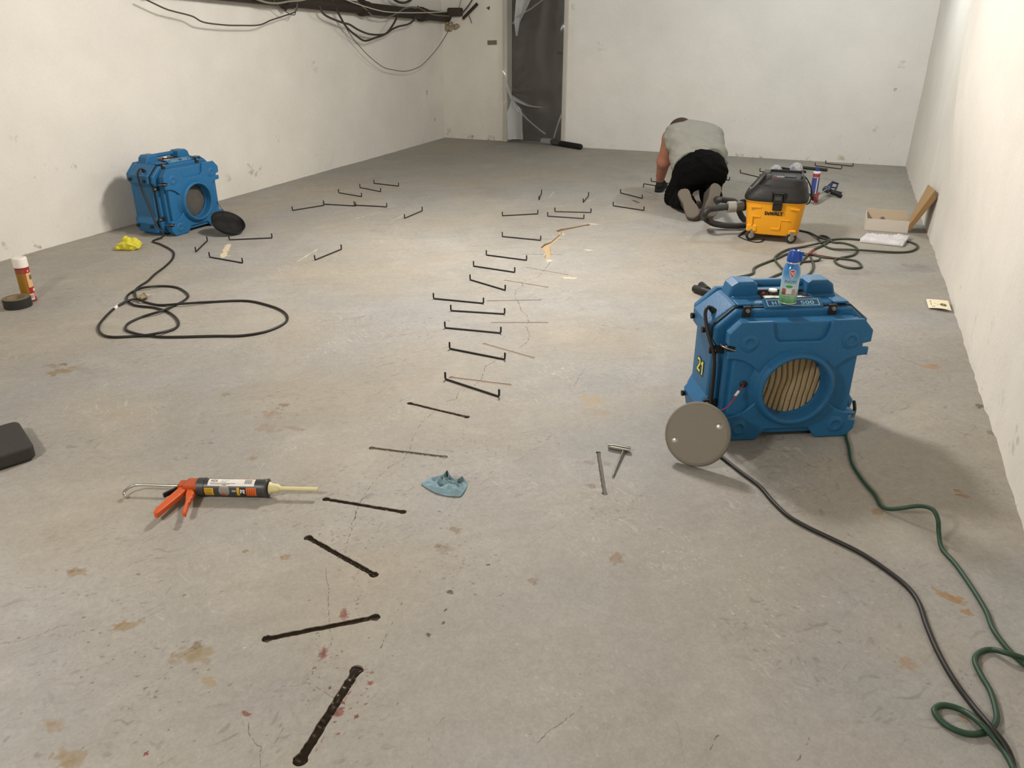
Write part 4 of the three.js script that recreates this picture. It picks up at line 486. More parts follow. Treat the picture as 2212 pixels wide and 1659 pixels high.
// ------------------------------------------------------------------ crumpled blue paper towel
function crumpled(name, label, pix, height, mat, seed, lift = 0.0) {
  const pts = pix.map(([x, y, h]) => P(x, y, h ?? 0)), c = pts.reduce((s, p) => s.add(p), V(0, 0, 0)).multiplyScalar(1 / pts.length).setY(0), curve = new THREE.CatmullRomCurve3(pts, true, 'catmullrom', 0.3), NA = 96, NR = 26, pos = [], idx = [];
  const ridge = (x, z) => { const a = Math.abs(noise(x * 30 + seed, z * 30) - 0.5) * 2, b = Math.abs(noise(x * 75 - seed, z * 75 + 7) - 0.5) * 2, e = Math.abs(noise(x * 160 + 3, z * 160 + seed) - 0.5) * 2; return (1 - a) * 0.7 + (1 - b) * 0.22 + (1 - e) * 0.08; };
  for (const side of [1, 0]) for (let j = 0; j <= NR; j++) for (let i = 0; i < NA; i++) { const e = curve.getPoint(i / NA), q = j / NR, x = lerp(c.x, e.x, q), z = lerp(c.z, e.z, q), h = lift + lerp(height * Math.pow(ridge(x, z), 1.3) * (1 - q ** 4 * 0.7), e.y + height * 0.1 * ridge(x, z), q ** 6) + (side ? 0.0016 : 0); pos.push(x - c.x, Math.max(side ? 0.002 : 0.0006, h), z - c.z); }
  const base = (NR + 1) * NA, id = (s, j, i) => (s ? 0 : base) + j * NA + (i % NA);
  for (let j = 0; j < NR; j++) for (let i = 0; i < NA; i++) { idx.push(id(1, j, i), id(1, j + 1, i), id(1, j, i + 1), id(1, j, i + 1), id(1, j + 1, i), id(1, j + 1, i + 1)); idx.push(id(0, j, i), id(0, j, i + 1), id(0, j + 1, i), id(0, j, i + 1), id(0, j + 1, i + 1), id(0, j + 1, i)); }
  for (let i = 0; i < NA; i++) idx.push(id(1, NR, i), id(0, NR, i), id(1, NR, i + 1), id(1, NR, i + 1), id(0, NR, i), id(0, NR, i + 1));
  const g = new THREE.BufferGeometry(); g.setAttribute('position', new THREE.Float32BufferAttribute(pos, 3)); g.setIndex(idx); g.computeVertexNormals(); const uv = []; for (let i = 0; i < pos.length; i += 3) uv.push(pos[i] * 5 + 0.5, pos[i + 2] * 5 + 0.5); g.setAttribute('uv', new THREE.Float32BufferAttribute(uv, 2));
  const m = new THREE.Mesh(g, mat); m.name = numbered(name); m.position.copy(c); shadows(m); scene.add(m); return tag(m, label, 'paper towel');
}
{
  const tex = canvasOf(256, 256, (g, w, h) => { const r = rng(21); g.fillStyle = '#84a2ad'; g.fillRect(0, 0, w, h); for (let i = 0; i < 1500; i++) { g.fillStyle = `rgba(${r() < 0.5 ? '120,156,172' : '176,202,208'},${0.2 * r()})`; g.fillRect(r() * w, r() * h, 3, 3); } for (let i = 0; i < 26; i++) { g.fillStyle = `rgba(74,92,84,${0.3 + 0.4 * r()})`; g.beginPath(); g.ellipse(128 + (r() - 0.3) * 90, 128 + (r() - 0.3) * 70, 2 + 8 * r(), 2 + 5 * r(), r() * 3, 0, 6.3); g.fill(); } });
  crumpled('paper_towel', 'crumpled blue paper towel lying on the concrete', [[910, 1046], [925, 1036], [945, 1030, 0.02], [958, 1027, 0.03], [966, 1017, 0.03], [972, 1028, 0.03], [980, 1036, 0.02], [990, 1036, 0.025], [999, 1031, 0.02], [1010, 1048], [1004, 1062], [995, 1074], [978, 1074], [960, 1072], [940, 1066], [922, 1056]], 0.03, std(0xffffff, 0.95, { map: tex, side: THREE.DoubleSide }), 4);
}
// ------------------------------------------------------------------ T-handled socket wrench
{
  const a = P(1314, 963, 0.0105), b = P(1361, 972, 0.0105), e = P(1324, 1029, 0.004), t = thing('socket_wrench', 'chrome T-handled socket wrench lying on the floor', 'wrench', a.clone().lerp(b, 0.5).setY(0)), q = a.clone().lerp(b, 0.72), chrome = std(0xb4b3ab, 0.22, { metalness: 1 });
  part('socket', [toLocal(join([bar(a.clone().lerp(b, 0.0), a.clone().lerp(b, 0.15), 0.0085, 0.0105, 6), bar(a.clone().lerp(b, 0.15), a.clone().lerp(b, 0.85), 0.0098, 0.0098, 20), bar(a.clone().lerp(b, 0.85), b, 0.0105, 0.0105, 6)]), t)], chrome, t);
  part('handle_rod', [toLocal(join([bar(q, e, 0.0034, 0.0034, 12), bar(e, e.clone().add(q.clone().sub(e).setLength(-0.004)), 0.0034, 0.001, 12)]), t)], chrome, t);
}
// ------------------------------------------------------------------ black U-shaped bars (floor staples)
{
  const mat = std(0x121110, 0.42), stapleShape = (() => { const L = 0.27, r = 0.0042, hh = 0.027, c = 0.006; return join([tube([V(-L / 2, hh + r, 0), V(-L / 2, r + c, 0), V(-L / 2 + c * 0.35, r + c * 0.35, 0), V(-L / 2 + c, r, 0), V(-L / 4, r, 0), V(0, r, 0), V(L / 4, r, 0), V(L / 2 - c, r, 0), V(L / 2 - c * 0.35, r + c * 0.35, 0), V(L / 2, r + c, 0), V(L / 2, hh + r, 0)], r, 4, 8)]); })();
  const nth = ['first', 'second', 'third', 'fourth', 'fifth', 'sixth', 'seventh', 'eighth', 'ninth'];
  const rows = [
    ['black bars along the floor crack', [[1086, 511, 1167, 519], [1052, 551, 1136, 562], [1024, 575, 1111, 588], [1015, 604, 1092, 627], [938, 645, 1043, 655], [976, 671, 1088, 678], [963, 708, 1080, 719], [972, 753, 1090, 776], [963, 819, 1077, 856]].map((q, i) => [nth[i] + ' black U-shaped bar from the broken-out crack towards the open grooves', ...q])],
    ['black bars near the left wall', [['black bar of three laid end to end, nearest the left wall', 635, 454, 697, 444], ['middle black bar of three laid end to end', 697, 441, 771, 445], ['black bar of three laid end to end, farthest from the left wall', 765, 443, 836, 447], ['black bar of three staggered like steps, nearest the ones laid end to end', 730, 416, 783, 425], ['middle black bar of three staggered like steps', 777, 405, 823, 414], ['black bar of three staggered like steps, nearest the back wall', 809, 396, 860, 402], ['slanting black bar beside the end of a thin pale filler strip', 873, 472, 913, 455], ['lone slanting black bar between the left blue machine and the row of bars', 682, 561, 736, 539]]],
    ['black bars by the left machine', [['short-looking slanting black bar in front of the black round lid', 423, 544, 448, 520], ['black bar lying before the wide pale filler patch by the left machine', 452, 555, 525, 568], ['thin black bar lying behind the wide pale filler patch by the left machine', 496, 518, 587, 514]]],
    ['black bars beyond the crack', [['black bar seen end-on beside a short pale mark on the floor', 1164, 432, 1170, 417], ['black bar seen end-on beside a slanting pale strip on the floor', 1260, 437, 1271, 423], ['single black bar level with the parallel pair beyond the crack', 1086, 466, 1161, 462], ['black bar of the parallel pair, closer to the broken-out crack', 1184, 467, 1260, 472], ['black bar of the parallel pair, farther from the broken-out crack', 1199, 457, 1276, 459]]],
    ['black bars by the kneeling man', [['black bar left of the kneeling man, beyond a short dark stub', 1342, 417, 1385, 428], ['black bar left of the kneeling man with a pale strip at its end', 1328, 445, 1387, 454], ['black bar on the floor behind the gloved hand of the man', 1411, 392, 1462, 398], ['black bar whose bent end shows past the black trousers', 1525, 381, 1573, 389], ['black bar lying free between the man and the vacuum', 1599, 373, 1641, 383], ['black bar half hidden by the carrying handle of the vacuum', 1642, 370, 1695, 378]]],
    ['black bars by the back wall', [['black bar between the thick rod and the back wall', 1761, 358, 1817, 365], ['black bar closest to the back wall', 1784, 353, 1841, 359]]],
  ];
  let first;
  for (const [group, list] of rows) for (const [label, x0, y0, x1, y1] of list) {
    const a = P(x0, y0, 0.004), b = P(x1, y1, 0.004), c = a.clone().lerp(b, 0.5), yaw = Math.atan2(-(b.z - a.z), b.x - a.x), L = clamp(a.distanceTo(b), 0.25, 0.295);
    let m; if (!first) { m = first = new THREE.Mesh(stapleShape, mat); m.name = numbered('floor_staple'); shadows(m); scene.add(m); } else { m = first.clone(); m.name = numbered('floor_staple'); scene.add(m); }
    m.position.set(c.x, 0, c.z); m.rotation.set(0, yaw, 0); m.userData = {}; tag(m, label, 'staple', group);
  }
  // the one the man is setting
  const m = first.clone(); m.name = numbered('floor_staple'); const a = P(1397, 402, 0.03), b = P(1440, 402, 0.03), c = a.clone().lerp(b, 0.5); m.position.set(c.x, 0.036, c.z); m.rotation.set(Math.PI, Math.atan2(-(b.z - a.z), b.x - a.x) + Math.PI, 0); m.userData = {}; scene.add(m); tag(m, 'black U-shaped bar held ends down in the gloved hand of the man', 'staple');
}
// ------------------------------------------------------------------ yellow and black vacuum
// loft through rounded rectangles: [y, half width, half depth, centre x, centre z, corner power]
function loft(rings, seg = 64, capTop = true, capBottom = true) {
  const pos = [], idx = [], uv = []; let base = 0;
  const pt = ([y, a, b, cx = 0, cz = 0, n = 5], t) => { const c = Math.cos(t), s = Math.sin(t), k = Math.pow(Math.abs(c) ** n + Math.abs(s) ** n, -1 / n); return [cx + a * c * k, typeof y === 'function' ? y(cx + a * c * k, cz + b * s * k) : y, cz + b * s * k]; };
  rings.forEach((r, j) => { for (let i = 0; i <= seg; i++) { const q = pt(r, i / seg * Math.PI * 2); pos.push(...q); uv.push(i / seg, j / rings.length); } });
  for (let j = 0; j < rings.length - 1; j++) for (let i = 0; i < seg; i++) { const a = j * (seg + 1) + i, b = a + seg + 1; idx.push(a, b, a + 1, a + 1, b, b + 1); }
  const cap = (j, up) => { const r = rings[j], o = pos.length / 3; let yy = 0; for (let i = 0; i <= seg; i++) { const q = pt(r, i / seg * Math.PI * 2); pos.push(...q); uv.push(0, 0); yy += q[1]; } pos.push(r[3] ?? 0, yy / (seg + 1), r[4] ?? 0); uv.push(0, 0); const c = o + seg + 1; for (let i = 0; i < seg; i++) up ? idx.push(o + i + 1, o + i, c) : idx.push(o + i, o + i + 1, c); };
  if (capBottom) cap(0, false); if (capTop) cap(rings.length - 1, true);
  const g = new THREE.BufferGeometry(); g.setAttribute('position', new THREE.Float32BufferAttribute(pos, 3)); g.setAttribute('uv', new THREE.Float32BufferAttribute(uv, 2)); g.setIndex(idx); g.computeVertexNormals(); return g;
}
const YEL = std(0xe09a12, 0.42), BLK = std(0x100f0e, 0.55, { bumpMap: speckle, bumpScale: 0.0006 }), GREY = std(0x3a3936, 0.5), DARK = std(0x0f0f0e, 0.45);
{
  const o = P(1636, 522).lerp(P(1718, 526), 0.5), t = thing('vacuum', 'yellow and black jobsite vacuum on castors with its hose attached', 'vacuum', [o.x - 0.045, 0, o.z - 0.15], rad(2));
  // front of the tank is at local z = +0.17
  part('tank', [loft([[0.052, 0.13, 0.135, 0, 0, 5], [0.045, 0.15, 0.15, 0, 0, 5], [0.052, 0.163, 0.158, 0, 0, 5], [0.13, 0.172, 0.166, 0, 0, 5], [0.235, 0.184, 0.176, 0, 0, 5], [0.252, 0.187, 0.178, 0, 0, 5], [0.256, 0.194, 0.184, 0, 0, 5], [0.27, 0.195, 0.185, 0, 0, 5]], 72)], YEL, t);
  const ribs = (a) => a.map(([w, h, x, y]) => { const z = lerp(0.16, 0.178, (y - 0.05) / 0.2) + 0.001; return rbox(w, h, 0.005, x, y, z - 0.0012, 0.002); });
  part('tank_ribs', ribs([[0.072, 0.012, -0.115, 0.225], [0.06, 0.012, 0.125, 0.225], [0.05, 0.008, -0.105, 0.163], [0.008, 0.06, -0.128, 0.135], [0.06, 0.008, 0.075, 0.15], [0.01, 0.06, 0.045, 0.122], [0.052, 0.014, 0.02, 0.09]]), YEL, t);
  part('castor_housing', [rbox(0.07, 0.05, 0.06, -0.125, 0.085, 0.135, 0.012)], YEL, t); part('castor_housing', [rbox(0.05, 0.04, 0.05, 0.125, 0.07, 0.135, 0.01)], YEL, t);
  const logo = canvasOf(512, 128, (g, w, h) => { g.clearRect(0, 0, w, h); g.fillStyle = '#191714'; g.textBaseline = 'alphabetic'; g.font = 'bold 104px sans-serif'; let x = 20; for (const [c, s] of [['D', 104], ['E', 76], ['W', 104], ['A', 104], ['L', 104], ['T', 104]]) { g.font = `bold ${s}px sans-serif`; g.fillText(c, x, 104); g.strokeStyle = '#191714'; g.lineWidth = 6; g.strokeText(c, x, 104); x += g.measureText(c).width - 2; } });
  part('logo', [new THREE.PlaneGeometry(0.15, 0.0375).rotateX(0.09).translate(0.012, 0.19, 0.1738)], std(0xffffff, 0.5, { map: logo, transparent: true, alphaTest: 0.4 }), t);
  const lidTop = (x, z) => 0.44;
  part('lid', [loft([[0.262, 0.196, 0.186, 0, 0, 5], [0.276, 0.199, 0.19, 0, 0, 5], [0.288, 0.193, 0.185, 0, 0, 5], [0.305, 0.186, 0.18, 0.003, 0, 4.5], [0.33, 0.17, 0.17, 0.012, -0.002, 4.2], [0.352, 0.158, 0.164, 0.02, -0.004, 4], [0.3545, 0.143, 0.148, 0.026, -0.006, 4.4], [0.384, 0.126, 0.142, 0.032, -0.008, 4.6], [0.397, 0.118, 0.132, 0.034, -0.01, 4.6], [0.402, 0.104, 0.118, 0.034, -0.01, 4.6]], 72)], BLK, t);
  part('top_tray', [rbox(0.012, 0.022, 0.2, 0.137, 0.406, -0.02, 0.004), rbox(0.2, 0.022, 0.012, 0.034, 0.406, -0.133, 0.004), rbox(0.08, 0.008, 0.1, 0.064, 0.404, 0.03, 0.003)], DARK, t);
  part('carry_beam', [tube([V(-0.172, 0.292, 0.1), V(-0.15, 0.322, 0.09), V(-0.115, 0.372, 0.07), V(-0.092, 0.402, 0.05), V(-0.068, 0.415, 0.03)], 0.016, 6, 10), tube([V(-0.172, 0.292, -0.1), V(-0.15, 0.322, -0.09), V(-0.115, 0.372, -0.07), V(-0.092, 0.402, -0.05)], 0.016, 6, 10), rbox(0.04, 0.028, 0.12, -0.08, 0.412, 0.0, 0.01)], GREY, t);
  part('grip', [rbox(0.034, 0.06, 0.04, -0.062, 0.39, 0.085, 0.01, 3), rbox(0.038, 0.018, 0.045, -0.058, 0.362, 0.118, 0.006)], GREY, t);
  part('switch_plate', [rbox(0.05, 0.006, 0.04, 0.008, 0.405, 0.08, 0.002)], std(0x77746c, 0.4), t);
  part('red_switch', [rbox(0.014, 0.01, 0.026, -0.026, 0.404, 0.075, 0.003)], std(0x9c2a20, 0.4), t);
  part('clip_light', [rbox(0.03, 0.004, 0.02, -0.158, 0.322, 0.06, 0.002)], std(0xb8b2a4, 0.4), t);
  const latch = part('lid_latch', [rbox(0.068, 0.012, 0.024, 0.015, 0.318, 0.183, 0.004), rbox(0.056, 0.06, 0.018, 0.015, 0.282, 0.194, 0.006), rbox(0.058, 0.05, 0.02, 0.015, 0.236, 0.186, 0.006), rbox(0.01, 0.06, 0.014, -0.022, 0.3, 0.186, 0.003), rbox(0.01, 0.06, 0.014, 0.052, 0.3, 0.186, 0.003)], DARK, t); part('latch_face', [rbox(0.04, 0.022, 0.004, 0.015, 0.29, 0.204, 0.002)], GREY, latch);
  // castors
  for (const [x, z, s] of [[-0.125, 0.15, 1], [0.125, 0.15, 1], [-0.12, -0.13, 1], [0.12, -0.13, 1]]) {
    const c = new THREE.Group(); c.name = 'castor'; c.position.set(x, 0.036, z); c.rotation.y = x < 0 ? -1.2 : -1.35; t.add(c);
    part('tyre', [new THREE.TorusGeometry(0.026, 0.0095, 10, 28).rotateY(Math.PI / 2)], std(0x24221f, 0.6), c); part('hub', [cyl(0.019, 0.019, 0.014, 0, 0, 0, 'x', 24)], std(0xa6a298, 0.45), c);
    part('fork', [rbox(0.004, 0.05, 0.02, 0.014, 0.014, 0, 0.002), rbox(0.004, 0.05, 0.02, -0.014, 0.014, 0, 0.002), rbox(0.034, 0.006, 0.03, 0, 0.04, 0, 0.002)], std(0x9c978c, 0.35, { metalness: 0.6 }), c);
  }
  // hose: port, clear cuff, grey collar, ribbed tube looping back behind the tank
  t.updateMatrixWorld(true);
  const W3 = (x, y, z) => t.localToWorld(V(x, y, z)), port = W3(-0.185, 0.215, 0.06), p1 = PD(1598, 446, port.dot(FWD) - 0.02), p2 = PD(1572, 447, p1.dot(FWD)), p3 = PD(1557, 449, p1.dot(FWD));
  const inv = (g) => toLocal(g, t), Lc = (a) => [inv(a)];
  part('hose_port', [inv(bar(W3(-0.178, 0.215, 0.06), port.clone().lerp(p1, 0.4), 0.036, 0.036, 24)), inv(bar(port.clone().lerp(p1, 0.3), port.clone().lerp(p1, 0.55), 0.039, 0.039, 10))], DARK, t);
  part('hose_cuff', Lc(bar(port.clone().lerp(p1, 0.5), p1.clone().lerp(p2, 0.42), 0.03, 0.031, 24)), std(0x4a4844, 0.25), t);
  const hc = part('hose_collar', Lc(join([bar(p1.clone().lerp(p2, 0.35), p2.clone().lerp(p3, 0.0), 0.036, 0.036, 24)])), std(0x8c8a84, 0.5), t); hc.userData.label = 'light grey hose collar';
  const h0 = p2.clone(), fl = (x, y, h) => P(x, y, h), path = [p1.clone().lerp(p2, 0.8), p2, PD(1545, 450, p1.dot(FWD)), PD(1531, 452, p1.dot(FWD) - 0.01), PD(1523, 460, p1.dot(FWD) - 0.02), fl(1525, 473, 0.08), fl(1540, 482, 0.05), fl(1562, 486.5, 0.036), fl(1590, 488, 0.03), fl(1620, 487, 0.03), W3(-0.05, 0.03, -0.05), W3(0.08, 0.03, -0.22), W3(-0.05, 0.03, -0.33), W3(-0.2, 0.032, -0.3), PD(1588, 437, W3(-0.2, 0, -0.25).dot(FWD)), PD(1570, 433, W3(-0.2, 0, -0.2).dot(FWD)), PD(1555, 431, W3(-0.2, 0, -0.15).dot(FWD)), PD(1540, 434, 5.9), PD(1524, 440, 5.92)];
  const curve = new THREE.CatmullRomCurve3(path, false, 'centripetal'), NS = 420, SR = 14, fr = curve.computeFrenetFrames(NS, false), pos = [], idx = [];
  for (let i = 0; i <= NS; i++) { const q = curve.getPointAt(i / NS), r = 0.021 + 0.0005 * Math.sin(i * 1.57); for (let j = 0; j < SR; j++) { const a = j / SR * 2 * Math.PI, v = q.clone().addScaledVector(fr.normals[i], Math.cos(a) * r).addScaledVector(fr.binormals[i], Math.sin(a) * r); pos.push(v.x, v.y, v.z); } }
  for (let i = 0; i < NS; i++) for (let j = 0; j < SR; j++) { const a = i * SR + j, b = i * SR + (j + 1) % SR; idx.push(a, b, a + SR, b, b + SR, a + SR); }
  const hg = new THREE.BufferGeometry(); hg.setAttribute('position', new THREE.Float32BufferAttribute(pos, 3)); hg.setIndex(idx); hg.computeVertexNormals();
  part('hose', [inv(hg)], std(0x2a2927, 0.55), t);
  part('power_cord', [inv(tube([W3(0.12, 0.4, -0.1), W3(0.165, 0.375, -0.1), W3(0.205, 0.31, -0.1), W3(0.212, 0.26, -0.1), W3(0.204, 0.22, -0.1), W3(0.18, 0.205, -0.1)], 0.0042, 8, 8))], DARK, t);
}
// ------------------------------------------------------------------ epoxy cartridges, dispensing gun, black rods
function cartridge(px, py, label, bag) {
  const b = P(px, py), t = thing('epoxy_cartridge', label, 'cartridge', b, Math.atan2(-b.x, -b.z) + 0.1, 'epoxy cartridges behind the vacuum'), R = 0.029;
  const tex = canvasOf(256, 512, (g, w, h) => { g.fillStyle = '#3d4a8c'; g.fillRect(0, 0, w, h); g.fillStyle = '#a03c4a'; g.fillRect(0, 20, w, 92); g.fillStyle = '#e2dfe6'; g.fillRect(0, 0, w, 22); g.fillRect(0, 112, w, 10); g.fillStyle = 'rgba(200,206,230,.55)'; g.fillRect(96, 330, 80, 12); for (let i = 0; i < 6; i++) g.fillRect(96, 150 + i * 26, 60 + (i * 31 % 50), 6); g.fillStyle = '#c8c6d4'; g.fillRect(8, 130, 18, h); });
  part('tube', [new THREE.CylinderGeometry(R, R, 0.165, 36, 1, true).translate(0, 0.1, 0)], std(0xffffff, 0.4, { map: tex }), t);
  part('base_ring', [lathe([[0, 0], [R - 0.002, 0], [R + 0.001, 0.003], [R + 0.001, 0.018], [R, 0.02]], 32)], std(0xd6d3cc, 0.4), t); part('shoulder', [lathe([[R, 0.182], [R + 0.001, 0.184], [R - 0.002, 0.19], [0.014, 0.194], [0, 0.195]], 32)], std(0xd6d3cc, 0.4), t);
  const cap = part('cap', [cyl(0.0135, 0.012, 0.03, 0, 0.21, 0, 'y', 20), cyl(0.016, 0.0155, 0.008, 0, 0.198, 0, 'y', 20)], std(0x26408c, 0.4), t); cap.userData.label = 'blue screw cap';
  if (bag) {
    const g = new THREE.IcosahedronGeometry(0.05, 14), p = g.attributes.position; for (let i = 0; i < p.count; i++) { const v = V(p.getX(i), p.getY(i), p.getZ(i)).normalize(), n = noise3(v.x * 4 + bag, v.y * 4, v.z * 4), m = Math.abs(noise3(v.x * 9 - bag, v.y * 9, v.z * 9 + 3) - 0.5) * 2; const r = 0.024 + 0.02 * n + 0.016 * (1 - m); p.setXYZ(i, v.x * r, v.y * r * 0.95 + 0.205, v.z * r); } const q = mergeVertices(g); q.computeVertexNormals();
    const m = part('plastic_bag', [q.translate(bag === 2 ? 0.02 : 0, bag === 2 ? 0.008 : 0, 0)], phys(0xf4f4f6, 0.12, { transmission: 0.75, thickness: 0, specularIntensity: 1 }), t); m.userData.label = 'crumpled clear plastic bag';
  }
  return t;
}
cartridge(1757, 421, 'blue and red epoxy cartridge standing in the open beside the dispensing gun');
cartridge(1668, 424, 'epoxy cartridge topped by a clear plastic bag behind the carrying handle of the vacuum', 1);
cartridge(1706, 420, 'epoxy cartridge topped by a clear plastic bag behind the flat top of the vacuum', 2);
{
  const t = thing('dispensing_gun', 'dark blue two-rod dispensing gun with black handles lying on the floor', 'dispensing gun', P(1800, 420)), NAVY = std(0x18264e, 0.4), inv = (g) => toLocal(g, t);
  const a = P(1758, 426, 0.05), c = P(1788, 412, 0.05), d = P(1812, 394, 0.05);
  part('push_rods', [inv(bar(P(1762, 424, 0.055), P(1792, 405, 0.06), 0.005)), inv(bar(P(1766, 433, 0.03), P(1793, 416, 0.035), 0.005))], STEEL, t);
  part('rod_plate', [inv(bar(P(1764, 421, 0.06), P(1762, 434, 0.03), 0.016, 0.016, 10)), inv(bar(P(1760, 428, 0.05), P(1768, 418, 0.06), 0.012, 0.012, 10))], std(0x7c1e1c, 0.4), t);
  part('rod_knob', [inv(bar(P(1754, 420, 0.06), P(1758, 429, 0.04), 0.02, 0.02, 12))], DARK, t);
  part('cradle', [inv(join([bar(P(1785, 405, 0.05), P(1798, 393, 0.09), 0.006), bar(P(1798, 393, 0.09), P(1810, 397, 0.09), 0.009), bar(P(1810, 397, 0.09), P(1803, 415, 0.03), 0.007), bar(P(1785, 405, 0.05), P(1800, 416, 0.02), 0.008), bar(P(1798, 394, 0.09), P(1792, 408, 0.05), 0.01), bar(P(1793, 404, 0.06), P(1806, 406, 0.05), 0.006)]))], NAVY, t);
  part('gun_body', [inv(bar(P(1781, 408, 0.055), P(1793, 413, 0.045), 0.026, 0.022, 12))], std(0x2e3040, 0.4), t);
  part('handle', [inv(join([bar(P(1790, 413, 0.035), P(1817, 424, 0.016), 0.014, 0.015, 12)]))], DARK, t); part('trigger', [inv(bar(P(1793, 411, 0.04), P(1818, 418, 0.02), 0.01, 0.012, 12))], DARK, t);
}
solid('black_rod', [bar(P(1729, 361.5, 0.014), P(1787, 367, 0.014), 0.014, 0.014, 14)], DARK, 'thick straight black rod on the floor near the back wall', 'rod');
solid('black_rod', [bar(P(1687, 363, 0.012), P(1740, 371.5, 0.012), 0.012, 0.012, 14)], DARK, 'black rod half hidden behind the vacuum and a bagged cartridge', 'rod');
// ------------------------------------------------------------------ open cardboard box, bubble wrap, card
{
  const Wm = std(0xcdc6bb, 0.8), Km = std(0xa5875e, 0.85), TH = 0.004;
  const panel = (pts, m, name, parent, th = TH) => { // a flat board through four corners, with thickness
    const [a, b, c, d] = pts, n = b.clone().sub(a).cross(d.clone().sub(a)).normalize().multiplyScalar(th), q = pts.map((p) => p.clone().add(n)), f = (i, j, k, l) => [i, j, k, i, k, l], all = [...pts, ...q], tri = [...f(3, 2, 1, 0), ...f(4, 5, 6, 7), ...f(0, 1, 5, 4), ...f(1, 2, 6, 5), ...f(2, 3, 7, 6), ...f(3, 0, 4, 7)], g = new THREE.BufferGeometry(); g.setAttribute('position', new THREE.Float32BufferAttribute(tri.flatMap((i) => all[i].toArray()), 3)); g.computeVertexNormals(); return part(name, [toLocal(g, parent)], m, parent); };
  const FL = P(1869, 496), FR = P(1960, 503), h = 0.1, up = V(0, h, 0), back = P(1869, 482).sub(FL).setY(0), bk = FR.clone().sub(FL).setY(0), nb = V(bk.z, 0, -bk.x).normalize().multiplyScalar(0.17);
  const t = thing('cardboard_box', 'open white cardboard box with a tall brown flap leaning on the right wall', 'box', FL.clone().lerp(FR, 0.5).addScaledVector(nb, 0.5));
  const BL = FL.clone().add(nb), BR = FR.clone().add(nb), E = V(0, 0.003, 0);
  panel([FL.clone().add(E), FR.clone().add(E), BR.clone().add(E), BL.clone().add(E)], Wm, 'box_bottom', t);
  panel([FL, FR, FR.clone().add(V(0, 0.078, 0)), FL.clone().add(V(0, 0.078, 0))], Wm, 'front_panel', t);
  const inside = panel([BR, BL, BL.clone().add(up).add(V(0, 0.012, 0)), BR.clone().add(up).add(V(0, 0.012, 0))], std(0xc2b39c, 0.85), 'back_panel', t); inside.userData.label = 'beige inner panel with a small blue print';
  const pr = canvasOf(128, 64, (g) => { g.clearRect(0, 0, 128, 64); g.fillStyle = '#3c4a6c'; g.font = 'bold 30px sans-serif'; g.fillText('&', 30, 34); g.fillRect(50, 18, 40, 12); g.fillRect(16, 42, 84, 8); });
  { const c = BL.clone().lerp(BR, 0.42).add(V(0, 0.055, 0)).addScaledVector(nb, -0.03), m = new THREE.PlaneGeometry(0.05, 0.025); m.rotateY(Math.atan2(-nb.x, -nb.z)).translate(c.x, c.y, c.z); part('print', [toLocal(m, t)], std(0xffffff, 0.8, { map: pr, transparent: true, alphaTest: 0.4 }), t); }
  panel([BL, FL, FL.clone().add(V(0, 0.078, 0)), BL.clone().add(up)], Wm, 'side_panel', t);
  // the long flap: brown inside, folded along its length, its far end against the wall
  const s0 = FR.clone().add(V(0, 0.1, 0)), s1 = BR.clone().add(V(0, 0.03, 0)).lerp(FR, 0.25), e0 = PX(2021, 412, XR - 0.03), e1 = PX(2006, 399, XR - 0.03);
  panel([s1, FR.clone().add(V(0, 0.04, 0)), e0, e1], Km, 'long_flap', t);
  panel([FR.clone().add(V(0, 0.04, 0)), FR.clone().add(V(0.01, 0.01, 0)), e0.clone().add(V(0.015, -0.05, 0.0)), e0], std(0x8a6c44, 0.85), 'flap_edge', t);
  // bubble wrap in front
  const q = [P(1858, 517, 0.02), P(1874, 505, 0.025), P(1966, 510, 0.02), P(1951, 530, 0.012)], N = 46, K = 18, pos = [], idx = [], bw = P(1910, 515);
  for (const s of [1, 0]) for (let j = 0; j <= K; j++) for (let i = 0; i <= N; i++) { const u = i / N, v = j / K, a = q[1].clone().lerp(q[2], u), b = q[0].clone().lerp(q[3], u), p = a.lerp(b, v), bub = Math.max(0, Math.sin(i * 1.55) * Math.sin(j * 1.55)); p.y = s ? p.y + bub * 0.007 + noise(u * 8, v * 4) * 0.012 : 0.002; pos.push(p.x - bw.x, p.y, p.z - bw.z); }
  const M = (N + 1) * (K + 1); for (let j = 0; j < K; j++) for (let i = 0; i < N; i++) { const a = j * (N + 1) + i, b = a + N + 1; idx.push(a, b, a + 1, a + 1, b, b + 1, M + a, M + a + 1, M + b, M + a + 1, M + b + 1, M + b); }
  const edge = (a, b) => idx.push(a, a + M, b, b, a + M, b + M); for (let i = 0; i < N; i++) { edge(i + 1, i); edge(K * (N + 1) + i, K * (N + 1) + i + 1); } for (let j = 0; j < K; j++) { edge(j * (N + 1), (j + 1) * (N + 1)); edge((j + 1) * (N + 1) + N, j * (N + 1) + N); }
  const g = new THREE.BufferGeometry(); g.setAttribute('position', new THREE.Float32BufferAttribute(pos, 3)); g.setIndex(idx); g.computeVertexNormals(); const m = solid('bubble_wrap', [g], phys(0xdedcde, 0.25, { specularIntensity: 0.9 }), 'folded sheet of white bubble wrap lying in front of the cardboard box', 'bubble wrap'); m.position.set(bw.x, 0, bw.z);
}
